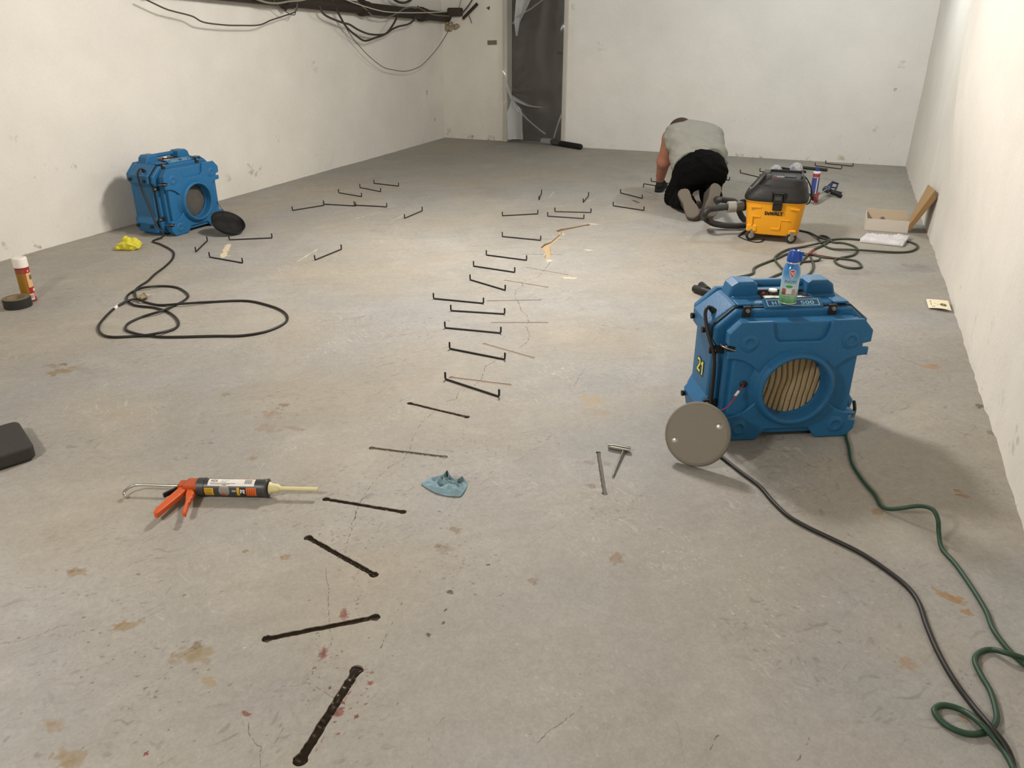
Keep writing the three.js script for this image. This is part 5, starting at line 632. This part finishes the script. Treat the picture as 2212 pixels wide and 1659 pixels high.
{
  const tex = canvasOf(512, 256, (g, w, h) => { g.fillStyle = '#e9dfbd'; g.fillRect(0, 0, w, h); g.strokeStyle = '#f6efdd'; g.lineWidth = 26; g.strokeRect(0, 0, w, h); g.fillStyle = '#7c7258'; g.beginPath(); g.arc(80, 60, 18, 0, 6.3); g.fill(); g.fillRect(72, 100, 16, 70); g.fillStyle = '#6a6048'; g.fillRect(80, 204, 70, 14); g.fillStyle = '#a09474'; g.font = 'bold 40px serif'; g.fillText('ca', 150, 130); g.fillText('AB', 200, 160); g.fillStyle = '#4a4030'; g.beginPath(); g.ellipse(350, 140, 74, 40, 0, 0, 6.3); g.fill(); g.fillStyle = '#8a8070'; g.beginPath(); g.ellipse(350, 140, 30, 28, 0, 0, 6.3); g.fill(); g.fillRect(430, 214, 22, 10); });
  const a = P(2001, 646, 0.006), b = P(2048, 650, 0.02), c = P(2058, 672, 0.012), d = P(2006, 665, 0.006), N = 12, pos = [], uv = [], idx = [];
  for (const s of [1, 0]) for (let j = 0; j <= 1; j++) for (let i = 0; i <= N; i++) { const u = i / N, p = a.clone().lerp(b, u).lerp(d.clone().lerp(c, u), j); p.x = Math.min(p.x, XR - 0.012); p.y += 0.006 * Math.sin(u * 3) * (j ? 1 : 0.3) - (s ? 0 : 0.0012); pos.push(p.x, p.y, p.z); uv.push(u, 1 - j); }
  const M = 2 * (N + 1); for (let i = 0; i < N; i++) idx.push(i, i + N + 1, i + 1, i + 1, i + N + 1, i + N + 2, M + i, M + i + 1, M + i + N + 1, M + i + 1, M + i + N + 2, M + i + N + 1);
  const g = new THREE.BufferGeometry(); g.setAttribute('position', new THREE.Float32BufferAttribute(pos, 3)); g.setAttribute('uv', new THREE.Float32BufferAttribute(uv, 2)); g.setIndex(idx); g.computeVertexNormals();
  solid('printed_card', [g], std(0xffffff, 0.7, { map: tex, side: THREE.DoubleSide }), 'small cream printed card lying against the foot of the right wall', 'card');
}
// ------------------------------------------------------------------ crumpled yellow cloth by the left machine
function field(name, sdf, lo, hi, cell, mat, parent) {
  const span = hi.clone().sub(lo), res = Math.ceil(Math.max(span.x, span.y, span.z) / cell) + 4, mc = new MarchingCubes(res, mat, false, false, 260000); mc.isolation = 0;
  const c = lo.clone().add(hi).multiplyScalar(0.5), half = span.clone().multiplyScalar(0.5 * (res / (res - 4))), v = V(0, 0, 0);
  for (let z = 0, i = 0; z < res; z++) for (let y = 0; y < res; y++) for (let x = 0; x < res; x++, i++) { v.set(c.x + half.x * (x - res / 2) / (res / 2), c.y + half.y * (y - res / 2) / (res / 2), c.z + half.z * (z - res / 2) / (res / 2)); mc.field[i] = -sdf(v); }
  mc.update(); const n = mc.count, p = new Float32Array(n * 3); for (let i = 0; i < n; i++) { p[i * 3] = c.x + half.x * mc.positionArray[i * 3]; p[i * 3 + 1] = c.y + half.y * mc.positionArray[i * 3 + 1]; p[i * 3 + 2] = c.z + half.z * mc.positionArray[i * 3 + 2]; }
  let g = new THREE.BufferGeometry(); g.setAttribute('position', new THREE.BufferAttribute(p, 3)); g = mergeVertices(g, 1e-5); g.computeVertexNormals();
  const w = []; for (let i = 0; i < g.attributes.position.count; i++) w.push(g.attributes.position.getX(i) * 4, g.attributes.position.getY(i) * 4); g.setAttribute('uv', new THREE.Float32BufferAttribute(w, 2));
  return part(name, g, mat, parent);
}
const tmpA = V(0, 0, 0), tmpB = V(0, 0, 0);
const capsule = (p, a, b, ra, rb) => { tmpA.subVectors(p, a); tmpB.subVectors(b, a); const t = clamp(tmpA.dot(tmpB) / tmpB.lengthSq(), 0, 1); return tmpA.addScaledVector(tmpB, -t).length() - (ra + (rb - ra) * t); };
const smin = (a, b, k) => { const h = clamp(0.5 + 0.5 * (b - a) / k, 0, 1); return b + (a - b) * h - k * h * (1 - h); };
{
  const base = P(281, 538), right = V(eX.x, 0, eX.z).normalize(), near = FWD.clone().multiplyScalar(-1), t = thing('yellow_cloth', 'crumpled bright yellow cloth on the floor beside the cord of the left machine', 'cloth', base);
  const q = (x, y, z) => right.clone().multiplyScalar(x).addScaledVector(near, z).setY(y);
  const caps = [[q(-0.075, 0.022, 0.04), q(-0.04, 0.03, 0.02), 0.02, 0.024], [q(-0.03, 0.03, 0.02), q(0.03, 0.03, 0.04), 0.03, 0.026], [q(-0.03, 0.075, -0.02), q(-0.01, 0.03, 0.01), 0.026, 0.028], [q(0.0, 0.07, 0.0), q(0.02, 0.035, 0.03), 0.02, 0.024], [q(0.04, 0.06, -0.01), q(0.05, 0.03, 0.02), 0.026, 0.03], [q(0.07, 0.045, 0.0), q(0.06, 0.03, 0.02), 0.022, 0.026], [q(-0.01, 0.03, -0.04), q(0.05, 0.03, -0.03), 0.03, 0.028]];
  field('cloth', (p) => { let d = 1; for (const c of caps) d = smin(d, capsule(p, ...c), 0.007); const n = noise3(p.x * 34, p.y * 34, p.z * 34); return Math.max(d + Math.abs(n - 0.5) * 0.05 - 0.006, 0.001 - p.y); }, V(-0.14, -0.01, -0.14), V(0.14, 0.13, 0.14), 0.0042, std(0xd2c83e, 0.85), t); t.scale.setScalar(0.82);
}
// ------------------------------------------------------------------ the kneeling man
{
  const skin = std(0x9a6650, 0.6), shirtM = std(0x84847b, 0.95), trouserM = phys(0x050505, 0.95, { specularIntensity: 0.25 }), soleM = std(0x787063, 0.9, { bumpMap: speckle, bumpScale: 0.003 }), shoeM = std(0x4c463d, 0.8), gloveM = std(0x0f0f10, 0.7), hairM = std(0x3a2a20, 0.9);
  const o = P(1500, 455), t = thing('person', 'man in grey sleeveless shirt and black trousers kneeling on the floor, back turned', 'person', [o.x, 0, o.z]);
  const J = (px, py, d) => { const p = PD(px, py, d); return p.sub(V(o.x, 0, o.z)); };
  const toeL = J(1500, 474, 5.62), toeR = J(1531, 470, 5.68), heelL = J(1481, 428, 5.78), heelR = J(1543, 416, 5.82), ankL = J(1482, 436, 5.86), ankR = J(1541, 425, 5.9), knL = J(1455, 432, 6.2), knR = J(1530, 420, 6.28);
  const hipL = J(1489, 378, 5.99), hipR = J(1536, 374, 6.02), pelvis = J(1515, 366, 6.02), waist = J(1508, 342, 6.12), chest = J(1496, 299, 6.34), neck = J(1476, 285, 6.56), head = J(1471, 282, 6.7);
  const shL = J(1449, 299, 6.4), shR = J(1536, 290, 6.42), elL = J(1434, 348, 6.5), wrL = J(1426, 387, 6.66), elR = J(1540, 345, 6.72), wrR = J(1500, 380, 6.92);
  for (const k of [knL, knR]) k.y = Math.max(k.y, 0.065); for (const k of [toeL, toeR]) k.y = 0.03;
  const dirF = knL.clone().sub(heelL).setY(0).normalize(), side = V(-dirF.z, 0, dirF.x), right = V(eX.x, 0, eX.z).normalize();
  // hand: palm and five fingers, closed over what it holds
  const fingers = (w, dn, sd) => { const out = [], palm = w.clone().addScaledVector(dn, 0.045); out.push([w, palm, 0.024, 0.03]); [-0.027, -0.009, 0.009, 0.026].forEach((s, i) => { const L = [0.034, 0.04, 0.037, 0.03][i], a = palm.clone().addScaledVector(sd, s).addScaledVector(dn, 0.018), b = a.clone().addScaledVector(dn, L), c = b.clone().addScaledVector(dn, L * 0.3).addScaledVector(dirF, 0.026); out.push([a, b, 0.0105, 0.0095], [b, c, 0.0095, 0.0085]); }); const th = w.clone().addScaledVector(dn, 0.02).addScaledVector(sd, 0.028); out.push([th, th.clone().addScaledVector(sd, 0.022).addScaledVector(dn, 0.028), 0.012, 0.011], [th.clone().addScaledVector(sd, 0.022).addScaledVector(dn, 0.028), th.clone().addScaledVector(sd, 0.014).addScaledVector(dn, 0.058), 0.011, 0.009]); return out; };
  const dnL = V(0.1, -0.9, 0.1).addScaledVector(dirF, 0.3).normalize(), dnR = V(0, -0.85, 0).addScaledVector(dirF, 0.5).normalize();
  const handL = fingers(wrL, dnL, right.clone()), handR = fingers(wrR, dnR, right.clone().multiplyScalar(-1));
  const face = dirF.clone().multiplyScalar(0.55).add(V(0, -0.83, 0)).normalize(), crown = head.clone().addScaledVector(dirF, 0.02);
  const torso = [[pelvis, waist, 0.13, 0.125, 0.09], [waist, chest, 0.125, 0.12, 0.1], [chest, neck, 0.12, 0.07, 0.11]];
  const headBits = [[head, head.clone().addScaledVector(face, 0.05), 0.088, 0.072], [head.clone().addScaledVector(dirF, 0.03), head, 0.085, 0.088]];
  const nose = head.clone().addScaledVector(face, 0.09).addScaledVector(dirF, 0.075);
  const limbs = [[shL, elL, 0.064, 0.05], [elL, wrL, 0.054, 0.034], [shR, elR, 0.058, 0.046], [elR, wrR, 0.046, 0.03], [hipL, knL, 0.1, 0.065], [hipR, knR, 0.1, 0.065], [knL, ankL, 0.06, 0.045], [knR, ankR, 0.06, 0.045], [ankL, heelL.clone().lerp(toeL, 0.45).addScaledVector(FWD, 0.05), 0.035, 0.025], [ankR, heelR.clone().lerp(toeR, 0.45).addScaledVector(FWD, 0.05), 0.035, 0.025]];
  const trunk = (p, grow = 0) => { let d = 9; for (const [a, b, ra, rb, w] of torso) for (const s of [-1, 0, 1]) d = smin(d, capsule(p, a.clone().addScaledVector(right, s * w), b.clone().addScaledVector(right, s * w * (b === neck ? 0.75 : 1)), (ra + grow) * (s ? 0.82 : 1), (rb + grow) * (s ? 0.82 : 1)), 0.05); return d; };
  const torsoCaps = []; for (const [a, b, ra, rb, w] of torso) for (const s of [-1, 0, 1]) torsoCaps.push([a.clone().addScaledVector(right, s * w), b.clone().addScaledVector(right, s * w * (b === neck ? 0.8 : 1)), ra * (s ? 0.84 : 1), rb * (s ? 0.84 : 1)]);
  const many = (p, list, k, grow = 0) => { let d = 9; for (const [a, b, ra, rb] of list) d = smin(d, capsule(p, a, b, ra + grow, rb + grow), k); return d; };
  const bodyCaps = [...torsoCaps.map(([a, b, ra, rb]) => [a, b, ra - 0.014, rb - 0.014]), [neck, head, 0.06, 0.06], [shL, chest, 0.06, 0.08], [shR, chest, 0.06, 0.08], ...limbs];
  field('body', (p) => { let d = many(p, bodyCaps, 0.03); d = smin(d, many(p, headBits, 0.03), 0.02); d = smin(d, p.distanceTo(nose) - 0.014, 0.01); for (const s of [-1, 1]) d = smin(d, p.distanceTo(tmpB.clone().copy(head).addScaledVector(right, s * 0.088).addScaledVector(face, 0.015)) - 0.018, 0.008); d = smin(d, many(p, handL, 0.008, -0.002), 0.01); d = smin(d, many(p, handR, 0.008, -0.002), 0.01); return d; }, V(-0.75, -0.02, -1.5), V(0.55, 0.72, 0.55), 0.011, skin, t);
  // hair: short, over crown and nape
  field('hair', (p) => { const d = many(p, headBits, 0.03, 0.006); tmpA.subVectors(p, head); return Math.max(d, tmpA.dot(face) - 0.02); }, head.clone().sub(V(0.14, 0.14, 0.14)), head.clone().add(V(0.14, 0.14, 0.14)), 0.005, hairM, t);
  // sleeveless shirt from hem to shoulders
  const up = neck.clone().sub(pelvis).normalize(), hem = waist.clone().addScaledVector(up, -0.085);
  const armTop = shL.clone().addScaledVector(right, -0.03); const shirtCaps = [...torsoCaps, [shL.clone().lerp(chest, 0.3), chest, 0.066, 0.1], [shR.clone().lerp(chest, 0.25), chest, 0.066, 0.1], [J(1545, 300, 6.36), J(1535, 325, 6.2), 0.06, 0.08]];
  field('shirt', (p) => { const d = many(p, shirtCaps, 0.05, 0.006) + (fbm(p.x * 14 + p.y * 6, p.y * 22 - p.z * 9, 3) - 0.5) * 0.022 + Math.sin((p.y * 3 + p.x * 1.4 - p.z) * 26 + 6 * noise(p.x * 5, p.z * 5)) * 0.0022; tmpA.subVectors(p, hem); const a = -tmpA.dot(up) + (noise(p.x * 12, p.z * 12) - 0.5) * 0.02; tmpB.subVectors(p, neck); const b = tmpB.dot(up) - 0.005; const armL = -capsule(p, armTop, elL, 0.075, 0.068); return Math.max(d, a, b, armL); }, V(-0.5, 0.1, -1.4), V(0.5, 0.75, 0.4), 0.009, shirtM, t);
  // trousers
  const legCaps = [[hipL, pelvis, 0.115, 0.13], [hipR, pelvis, 0.115, 0.13], [hipL, knL, 0.112, 0.08], [hipR, knR, 0.112, 0.08], [knL, ankL, 0.08, 0.066], [knR, ankR, 0.08, 0.064], [pelvis, waist, 0.13, 0.115]], wide = []; for (const s of [-1, 1]) wide.push([pelvis.clone().addScaledVector(right, s * 0.066), waist.clone().addScaledVector(right, s * 0.08), 0.108, 0.106]);
  const belt = waist.clone().addScaledVector(up, -0.045);
  field('trousers', (p) => { const d = many(p, [...legCaps, ...wide], 0.04) + (fbm(p.x * 16 + 3, p.y * 16 - p.z * 10, 3) - 0.5) * 0.026; const ank = Math.min(capsule(p, ankL, toeL, 0.05, 0.05), capsule(p, ankR, toeR, 0.05, 0.05)); tmpA.subVectors(p, belt); return Math.max(d, tmpA.dot(up), -ank, 0.004 - p.y); }, V(-0.55, -0.02, -1.1), V(0.5, 0.55, 0.45), 0.0095, trouserM, t);
  // shoes: sole towards the camera, toe tucked under
  for (const [h, q, name] of [[heelL, toeL, 'shoe'], [heelR, toeR, 'shoe']]) {
    const ax = h.clone().sub(q), L = 0.27, u = ax.clone().normalize(), n = FWD.clone().multiplyScalar(-1).addScaledVector(u, FWD.dot(u)).normalize(), s = u.clone().cross(n).normalize(), mid = q.clone().addScaledVector(u, 0.11);
    const loc = (p) => { tmpA.subVectors(p, q); return [tmpA.dot(u), tmpA.dot(s), tmpA.dot(n)]; };
    const shape = (a) => 0.048 - 0.012 * Math.exp(-(((a - 0.15) / 0.05) ** 2)) - 0.004 * smooth(0.15, 0.24, a);
    const lo = mid.clone().sub(V(0.22, 0.22, 0.22)), hi = mid.clone().add(V(0.22, 0.22, 0.22));
    const solid2 = (p, z0, z1, grow) => { const [a, b, c] = loc(p); const w = shape(a) + grow, ca = clamp(a, -0.016 + w, 0.272 - w), d2 = Math.hypot(a - ca, b) - w; return Math.max(d2, c - z1, z0 - c); };
    const sh = field(name, (p) => { const [a, , c] = loc(p), d = solid2(p, -0.1 + 0.03 * smooth(0.2, 0, a), 0.0, -0.002 + 0.15 * Math.min(0, c + 0.05) * 0.4); return Math.max(d, 0.003 - p.y); }, lo, hi, 0.009, shoeM, t);
    const so = field('sole', (p) => { const [a, b] = loc(p); return Math.max(solid2(p, -0.004, 0.022, 0.001) + 0.0015 * Math.max(0, Math.sin(a * 190) * Math.sin(b * 190)), 0.002 - p.y); }, lo, hi, 0.007, soleM, t); so.userData.label = 'worn beige shoe sole';
  }
  for (const hnd of [handL, handR]) { const lo = hnd[0][0].clone().sub(V(0.13, 0.17, 0.13)), hi = hnd[0][0].clone().add(V(0.13, 0.07, 0.13)); const cuff = hnd[0][0].clone().addScaledVector(hnd === handL ? dnL : dnR, -0.03); field('glove', (p) => Math.max(smin(many(p, hnd, 0.007, 0.003), capsule(p, cuff, hnd[0][0], 0.036, 0.03), 0.01), 0.002 - p.y), lo, hi, 0.0045, gloveM, t); }
}
// ------------------------------------------------------------------ cast-iron pipe and loose cables on the left wall
{
  const rusty = canvasOf(512, 256, (g, w, h) => { const r = rng(31); g.fillStyle = '#2b211a'; g.fillRect(0, 0, w, h); for (let i = 0; i < 2600; i++) { g.fillStyle = `rgba(${['58,42,30', '24,18,14', '72,58,46', '92,84,72'][Math.floor(r() * 4)]},${0.35 * r()})`; g.beginPath(); g.ellipse(r() * w, r() * h, 2 + 9 * r(), 1 + 4 * r(), 0, 0, 6.3); g.fill(); } }); rusty.wrapS = rusty.wrapT = THREE.RepeatWrapping; rusty.repeat.set(8, 1);
  const IRON = std(0xffffff, 0.75, { map: rusty }), a = V(-4.44, 1.348, -9.03), b = V(-4.44, 1.49, -5.3), c = V(-4.44, 1.62, -2.2), t = thing('drain_pipe', 'rusty black cast-iron drain pipe running along the left wall', 'pipe');
  part('pipe_run', [bar(a, b, 0.053, 0.053, 28), bar(b, c, 0.053, 0.053, 28)], IRON, t);
  for (const z of [-8.45, -7.25, -6.05, -4.6]) { const k = (z - a.z) / (b.z - a.z), y = z < b.z ? lerp(a.y, b.y, k) : lerp(b.y, c.y, (z - b.z) / (c.z - b.z)); const d = b.clone().sub(a).normalize(), m = V(-4.44, y, z); part('pipe_hub', [bar(m.clone().addScaledVector(d, -0.05), m.clone().addScaledVector(d, 0.05), 0.064, 0.068, 28), bar(m.clone().addScaledVector(d, 0.04), m.clone().addScaledVector(d, 0.07), 0.074, 0.074, 28)], IRON, t); }
  part('pipe_bracket', [tube([V(-4.52, 1.46, -6.0), V(-4.44, 1.54, -6.0), V(-4.375, 1.46, -6.0), V(-4.44, 1.385, -6.0)], 0.008, 6, 6)], std(0x1d1916, 0.6), t);
  // broken plaster and mortar where the pipe enters the corner
  const r = rng(41), lumps = []; for (let i = 0; i < 16; i++) { const g = new THREE.IcosahedronGeometry(0.012 + 0.016 * r(), 1), p = g.attributes.position; for (let j = 0; j < p.count; j++) p.setXYZ(j, p.getX(j) * (0.8 + 0.5 * hash(j, i)), p.getY(j) * (0.7 + 0.5 * hash(i, j)), p.getZ(j)); lumps.push(g.translate(-4.4 + (r() - 0.5) * 0.2, 1.27 + (r() - 0.6) * 0.09, -9.04)); }
  solid('mortar_lumps', lumps, std(0xa39476, 0.95), 'crumbling yellowish mortar under the end of the drain pipe in the corner', 'mortar');
  const w = thing('wire_bundle_end', 'dark stub of conduit with wires sticking out of the back wall beside the pipe', 'conduit', [0, 0, 0]), z = -8.96;
  part('conduit', [bar(PZ(1000, 40, z), PZ(1031, 8, z), 0.016, 0.018, 12)], std(0x2b1f18, 0.7), w); part('wire', [tube([PZ(1010, 25, z), PZ(1015, 38, z), PZ(1019, 49, z)], 0.004, 4, 6), tube([PZ(997, 30, z), PZ(1012, 12, z), PZ(1024, -8, z)], 0.008, 4, 6), tube([PZ(985, 32, z), PZ(992, 14, z), PZ(998, -8, z)], 0.003, 4, 6)], std(0x4a4640, 0.6), w);
  part('junction_box', [rbox(0.17, 0.09, 0.09, 0, 0, 0, 0.02).translate(...PZ(983, 26, -8.99).toArray())], std(0x3a3026, 0.8), w);
  const cab = (label, pix, rad0, color, x = -4.4) => solid('hanging_cable', [tube(pix.map(([px, py, q]) => PX(px, py, q ?? x)), rad0, 8, 7)], std(color, 0.55), label, 'cable');
  cab('dark thin cable sagging at the left end of the pipe', [[313, -2], [355, 18], [377, 25], [415, 35], [440, 48], [485, 54], [520, 55], [560, 54], [585, 44], [612, 35], [638, 25], [643, 8], [648, -6]], 0.0055, 0x4a4238);
  cab('dark cable with a shallow sag tied over the pipe hub', [[668, -4], [690, 14], [697, 28], [712, 38], [740, 49], [755, 53], [775, 65], [800, 74], [830, 74], [848, 63], [862, 57], [880, 53], [893, 44], [899, 28], [903, 14]], 0.0095, 0x3e3a34);
  cab('dark cable looping just below the sagging one', [[716, -2], [735, 36], [748, 58], [768, 76], [788, 88], [810, 82], [833, 73], [848, 55], [857, 38], [862, 20]], 0.0095, 0x38342e);
  cab('long thin wire hanging in a deep curve to the room corner', [[722, 4], [738, 40], [755, 72], [775, 98], [800, 124], [828, 145], [850, 151], [870, 154], [890, 151], [912, 140], [940, 110], [957, 86], [971, 62]], 0.0038, 0x5a564e, -4.42);
  cab('pale cable lying along the top of the pipe', [[735, -6], [770, 8], [812, 21], [840, 26], [880, 27.5], [930, 27], [965, 25]], 0.006, 0xb9b4a6, -4.37);
  cab('grey cable bending behind the pipe hub', [[770, 4], [790, 20], [805, 34], [830, 38], [855, 30], [875, 18], [900, 16], [930, 30], [955, 34], [985, 33], [1003, 22], [1018, 4], [1026, -8]], 0.008, 0x6a665c, -4.38);
  cab('grey cable crossing the pipe at its left end', [[548, -4], [575, 5], [600, 7], [625, 3], [650, 1], [668, -4]], 0.008, 0x8a8578, -4.36);
  cab('short dark wire hanging beside the pipe bracket', [[588, -3], [600, 12], [620, 27], [636, 32], [640, 16], [644, -2]], 0.004, 0x5a544a, -4.38);
  cab('dark cable loop above the pipe', [[845, -6], [858, 3], [872, 6], [884, 2], [893, -6]], 0.012, 0x33302b, -4.38);
}
// ------------------------------------------------------------------ plastic sheeting over the doorway, tape, pipe at its foot
{
  const t = thing('plastic_sheet', 'clear plastic sheeting taped over the dark doorway', 'plastic sheet');
  const film = phys(0xf6f7f7, 0.16, { transmission: 0.96, thickness: 0, specularIntensity: 0.7, side: THREE.DoubleSide }), milky = phys(0xdfe2e2, 0.4, { transmission: 0.6, thickness: 0, side: THREE.DoubleSide });
  const sheet = (nx, ny, f) => { const g = new THREE.PlaneGeometry(1, 1, nx, ny), p = g.attributes.position; for (let i = 0; i < p.count; i++) { const v = f(p.getX(i) + 0.5, p.getY(i) + 0.5); p.setXYZ(i, v.x, v.y, v.z); } g.computeVertexNormals(); return g; };
  const zz = ZB + 0.03, gather = V(-3.62, 0.56, 0);
  part('film', [sheet(90, 120, (u, v) => { const x = lerp(-3.735, -2.915, u), y = v * 2.1 + 0.02; const dx = x - gather.x, dy = y - gather.y, d = Math.hypot(dx, dy), ang = Math.atan2(dy, dx); const pull = 0.018 * Math.exp(-d * 2.2) * Math.sin(ang * 9) + 0.012 * Math.sin(x * 23 + 3 * noise(y * 3, 4)) * smooth(0.02, 0.3, u) * smooth(1, 0.8, u) + (noise(x * 9, y * 5) - 0.5) * 0.02; return V(x, y, lerp(ZA + 0.075, zz, smooth(0.1, 0.9, u)) + pull); })], film, t);
  const strip = (pts, w, name) => { const c = new THREE.CatmullRomCurve3(pts.map(([x, y]) => PZ(x, y, ZB - 0.02)), false), n = 24; return part(name, [sheet(6, n, (u, v) => { const p = c.getPoint(v), q = c.getTangent(v), s = V(-q.y, q.x, 0).normalize(), k = typeof w === 'function' ? w(v) : w; return p.addScaledVector(s, (u - 0.5) * k).add(V(0, 0, 0.05 + 0.02 * Math.cos(u * Math.PI * 2) + 0.006 * noise(u * 6, v * 9))); })], milky, t); };
  strip([[1138, -12], [1130, 18], [1123, 45], [1121, 78]], (v) => 0.17 * (1 - v) + 0.015, 'folded_flap');
  strip([[1112, 52], [1125, 35], [1150, 20], [1185, -6]], 0.014, 'crease'); strip([[1100, 180], [1104, 196], [1110, 210], [1118, 226], [1126, 240]], 0.03, 'crease'); strip([[1108, 207], [1125, 217], [1145, 226], [1175, 231]], (v) => 0.04 * (1 - v) + 0.01, 'crease'); strip([[1126, 238], [1145, 258], [1165, 275], [1182, 288]], 0.01, 'crease');
  strip([[1113, 215], [1116, 240], [1117, 270], [1118, 300]], (v) => 0.05 + 0.14 * smooth(0, 0.4, v), 'folded_flap'); strip([[1217, 245], [1208, 270], [1200, 297]], 0.012, 'crease');
  solid('duct_tape_piece', [rbox(0.115, 0.048, 0.002, 0, 0, 0, 0.0008).rotateZ(0.03).translate(...PZ(1063, 92, ZA + 0.014).toArray())], std(0x6a685f, 0.55), 'short grey strip of duct tape stuck to the wall left of the doorway', 'tape');
  { const p = [[1050, 17], [1058, 13], [1057, 22]].map(([x, y]) => PZ(x, y, ZA + 0.014)), g = new THREE.ExtrudeGeometry(outline(p.map((q) => [q.x, q.y])), { depth: 0.004, bevelEnabled: false }).translate(0, 0, ZA + 0.01); solid('tape_scrap', [g], std(0x4a463c, 0.7), 'small dark triangular scrap of tape high beside the doorway', 'tape'); }
  const a = P(1160, 305, 0.03), b = P(1190, 306, 0.035), c = P(1253, 317, 0.03), k = thing('foam_roll', 'black foam tube wrapped in plastic lying across the foot of the doorway', 'foam tube', b);
  const m = b.clone().lerp(c, 0.04);
  part('tube', [toLocal(bar(m, c, 0.031, 0.031, 20), k), toLocal(new THREE.SphereGeometry(0.031, 16, 12).scale(1, 1, 1).translate(c.x, c.y, c.z), k)], std(0x0c0b0b, 0.8), k);
  part('wrapped_end', [toLocal(bar(P(1172, 304, 0.03), m, 0.034, 0.036, 14), k)], phys(0xb9b7b2, 0.35, { transmission: 0.35, thickness: 0 }), k);
}
renderer.render(scene, camera);
